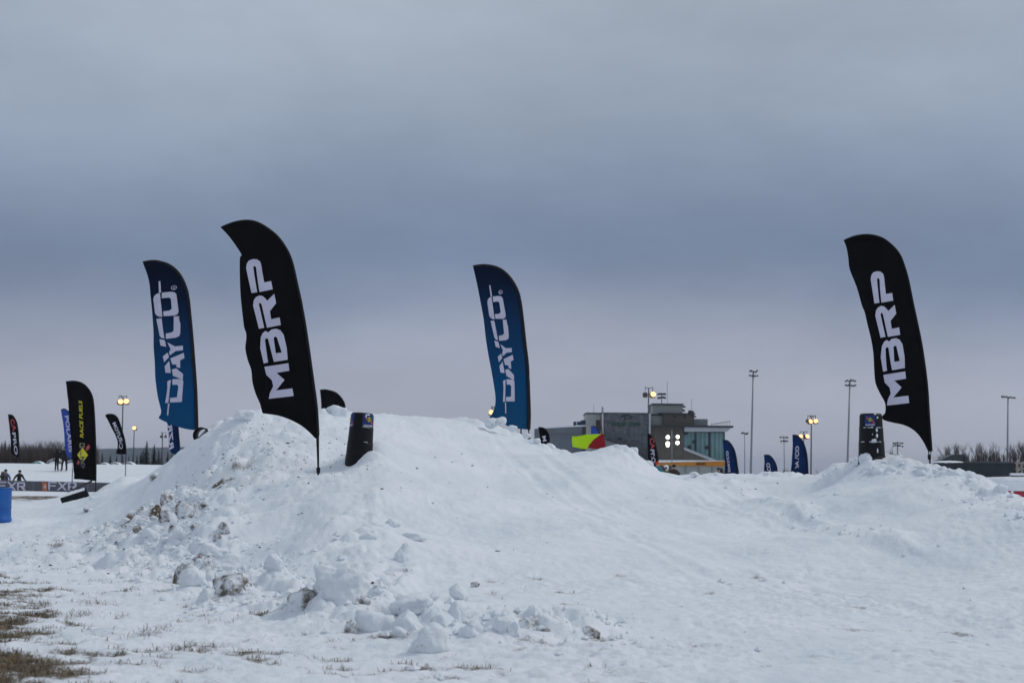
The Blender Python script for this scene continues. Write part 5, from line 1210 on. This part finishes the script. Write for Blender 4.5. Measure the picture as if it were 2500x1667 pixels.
# ------------------------------------------------------------------ vehicles at the right
GLS = mat('dark_car_glass', (.015, .03, .035), .1, vary=.3, spec=.8); TYRE = MATS['tyre_rubber']; RIM = mat('wheel_rim', (.12, .12, .13), .4, .6, vary=.2)
def wheel(par, x, y, r, w):
    h = MB().lathe([(r * .62, -w / 2), (r * .97, -w / 2), (r, -w * .3), (r, w * .3), (r * .97, w / 2), (r * .62, w / 2)], 20).build('wheel', TYRE, par, True, loc=(x, y, r)); h.rotation_euler = (math.radians(90), 0, 0)
    MB().lathe([(.02, -w * .4), (r * .3, -w * .45), (r * .6, -w * .36), (r * .62, w * .4), (.05, w * .4)], 14).build('rim', RIM, h, True)
DT = 95.0
zp = zoom(2280, 1050, 10.4545)
def lv_(d): return lambda u, v, base: (P(2280 + u / 10.4545, 1050 + v / 10.4545, d).x - base.x, P(2280 + u / 10.4545, 1050 + v / 10.4545, d).z - base.z)
tk = empty('pickup_truck', (P(2375, 1150, DT).x, DT, -.35), 'dark pickup truck with a long box and snow on its hood behind the berm', 'pickup truck'); tb_ = Vector(tk.location)
L_ = lambda u, v: lv_(DT)(u, v, tb_)
TRK = mat('dark_truck_paint', (.022, .030, .036), .35, .2, vary=.2, vscale=1, spec=.5)
def arch(cx, cz_, r, n=9): return [(cx + r * math.cos(a), cz_ + r * math.sin(a)) for a in np.linspace(0, math.pi, n)]
bx0, bz1 = L_(690, 790); bx1, _ = L_(1930, 800); wx = L_(1400, 1200)[0]; R_ = .42
box_poly = [(bx0, .5), (bx0, bz1), (bx1, bz1 - .03), (bx1, .5)] + [(x, z) for x, z in arch(wx, .42, R_ + .08) if z > .5]
MB().prism(box_poly, -.95, .95).build('cargo_box', TRK, tk)
x0, z0 = L_(690, 800); MB().box(bx0 + .02, bx1 - .01, -1.0, -.955, bz1 - .10, bz1 - .02).build('box_rail', mat('grey_trim', (.09, .10, .11), .5, vary=.2), tk, bevel=.01)
MB().box(bx1, bx1 + .05, -.9, .9, .6, bz1 - .05).build('tailgate', TRK, tk, bevel=.015)
for s_ in (-1, 1): MB().box(bx1 + .02, bx1 + .07, s_ * .93 - .06 * (s_ > 0), s_ * .93 + .06 * (s_ < 0), bz1 - .45, bz1 - .12).build('tail_light', mat('red_lens', (.25, .01, .01), .2, vary=.2), tk)
ca, cb, cc, cd = L_(150, 770), L_(470, 622), L_(760, 622), L_(800, 770)
MB().prism([(ca[0], .55), ca, (cb[0] - .15, cb[1] - .1), cb, cc, (cd[0], cd[1]), (cd[0], .55)], .05, .94).build('cab', TRK, tk)
w0, w1, w2, w3 = L_(250, 760), L_(480, 650), L_(740, 645), L_(760, 760)
MB().prism([w0, w1, w2, w3], .02, .06).build('side_window', GLS, tk)
hx0, hz0 = L_(30, 835); hx1, _ = L_(690, 835)
hood = MB().prism([(hx0, .55), (hx0, hz0 - .15), (hx0 + .2, hz0), (hx1, hz0 + .05), (hx1, .55)], -.94, .94).build('hood', TRK, tk)
bm = bmesh.new(); bmesh.ops.create_grid(bm, x_segments=24, y_segments=14, size=1)
for v in bm.verts:
    e_ = max(0, 1 - v.co.x ** 4) * max(0, 1 - v.co.y ** 4); v.co = Vector(((hx0 + hx1) / 2 + v.co.x * (hx1 - hx0) * .49, v.co.y * .93, hz0 + .02 + .13 * e_ ** .5 + .03 * mnoise.noise(v.co * 3)))
bm_obj('snow_cap', bm, M_CAP, tk, True)
for x in (wx, hx0 + .9):
    for y in (-.85, .85): wheel(tk, x, y, R_, .26)
def small_car(label, px, top_py, d, paint, rz, Lc=4.4, snow=True, nm='parked_car'):
    p = P(px, top_py, d); t = empty(nm, (p.x, d, p.z - 1.5), label, 'car', 'cars parked beyond the berm', rz)
    side = [(-2.2, .3), (-2.2, .75), (-2.05, .85), (-1.2, .95), (-.6, 1.42), (.7, 1.46), (1.4, 1.0), (2.1, .9), (2.2, .7), (2.2, .3)]
    pm = mat('paint_%s' % label[:12], paint, .3, .1, vary=.08, spec=.6)
    MB().prism(side, -.85, .85).build('body', pm, t, bevel=.05)
    for y0, y1 in ((-.875, -.84), (.84, .875)): MB().prism([(-1.05, .98), (-.55, 1.36), (.6, 1.38), (1.15, 1.0)], y0, y1).build('side_window', GLS, t)
    for x in (-1.35, 1.35):
        for y in (-.78, .78): wheel(t, x, y, .31, .2)
    for y in (-.65, .65): MB().box(2.17, 2.23, y - .15, y + .15, .65, .8).build('headlight', mat('clear_lens', (.5, .5, .5), .1, vary=.1), t, bevel=.02); MB().box(-2.23, -2.17, y - .15, y + .15, .65, .82).build('tail_light', MATS['red_lens'], t, bevel=.02)
    if snow:
        bm = bmesh.new(); bmesh.ops.create_grid(bm, x_segments=34, y_segments=14, size=1); xs_ = [q[0] for q in side[2:8]]; zs_ = [q[1] for q in side[2:8]]
        for v in bm.verts:
            e_ = max(0, 1 - v.co.x ** 6) * max(0, 1 - v.co.y ** 4); x = v.co.x * 2.0; ay = abs(v.co.y); top_ = float(np.interp(x, xs_, zs_)); dr_ = max(0, (ay - .72) / .28); v.co = Vector((x, math.copysign(min(ay / .72, 1) * .83 + dr_ * .11, v.co.y), top_ + .09 + .02 * mnoise.noise(v.co * 4) - dr_ ** 1.6 * max(.05, top_ - .86)))
        bm_obj('snow_cap', bm, M_CAP, t, True)
    return t
small_car('snow-covered red car below the dark pickup truck', 2452, 1166, 62, (.42, .02, .04), .25)
small_car('blue-violet car beside the snow-covered red car', 2530, 1172, 72, (.12, .13, .42), 1.1)
# post and rail fence, snow-topped timber wall
DF = 105.0; ff = empty('rail_fence', (P(2480, 1150, DF).x, DF, -.3), 'beige post and rail fence beside the pickup truck tailgate', 'fence'); fb = Vector(ff.location)
BEIGE = mat('beige_painted_wood', (.30, .27, .24), .7, vary=.15, vscale=2)
def lq(px, py): p = P(px, py, DF); return (p.x - fb.x, p.z - fb.z)
for px in (2470, 2483, 2494, 2507, 2520, 2534, 2548):
    x, z = lq(px, 1129); MB().box(x - .06, x + .06, -.06, .06, 0, z).build('post', BEIGE, ff, bevel=.008)
for py in (1129.5, 1143):
    (x0, z0), (x1, z1) = lq(2464, py), lq(2555, py); MB().box(x0, x1, -.1, -.062, z0 - .07, z0 + .07).build('rail', BEIGE, ff, bevel=.008)
DW = 88.0; ww = empty('timber_wall', (P(2490, 1150, DW).x, DW, -.3), 'low timber wall topped with snow beside the pickup truck', 'wall'); wb = Vector(ww.location)
x0 = P(2466, 1158, DW).x - wb.x; x1 = P(2570, 1158, DW).x - wb.x; zt3 = P(2480, 1160, DW).z - wb.z
for i in range(5): MB().box(x0, x1, -.12, .12, i * zt3 / 5 + .006, (i + 1) * zt3 / 5 - .006).build('timber', mat('weathered_timber', (.17, .15, .125), .8, vary=.25, vscale=3), ww, bevel=.02)
bm = bmesh.new(); bmesh.ops.create_grid(bm, x_segments=40, y_segments=8, size=1)
for v in bm.verts: e_ = max(0, 1 - v.co.y ** 4); v.co = Vector(((x0 + x1) / 2 + v.co.x * (x1 - x0) / 2, v.co.y * .16, zt3 + .13 * e_ ** .5 + .02 * mnoise.noise(v.co * 9)))
bm_obj('snow_cap', bm, M_CAP, ww, True)

# ------------------------------------------------------------------ haze
hz_m = bpy.data.materials.new('haze'); hz_m.use_nodes = True; hn = hz_m.node_tree
for n in list(hn.nodes):
    if n.type == 'BSDF_PRINCIPLED': hn.nodes.remove(n)
pv = hn.nodes.new('ShaderNodeVolumePrincipled'); pv.inputs['Color'].default_value = (.72, .82, 1.0, 1); pv.inputs['Density'].default_value = .00011
hn.links.new(pv.outputs['Volume'], hn.nodes['Material Output'].inputs['Volume'])
hz = MB().box(-7300, 7300, -7300, 7300, -12, 60).build('haze', hz_m); hz['kind'] = 'stuff'; hz['label'] = 'thin cold haze over the field'; hz['category'] = 'haze'
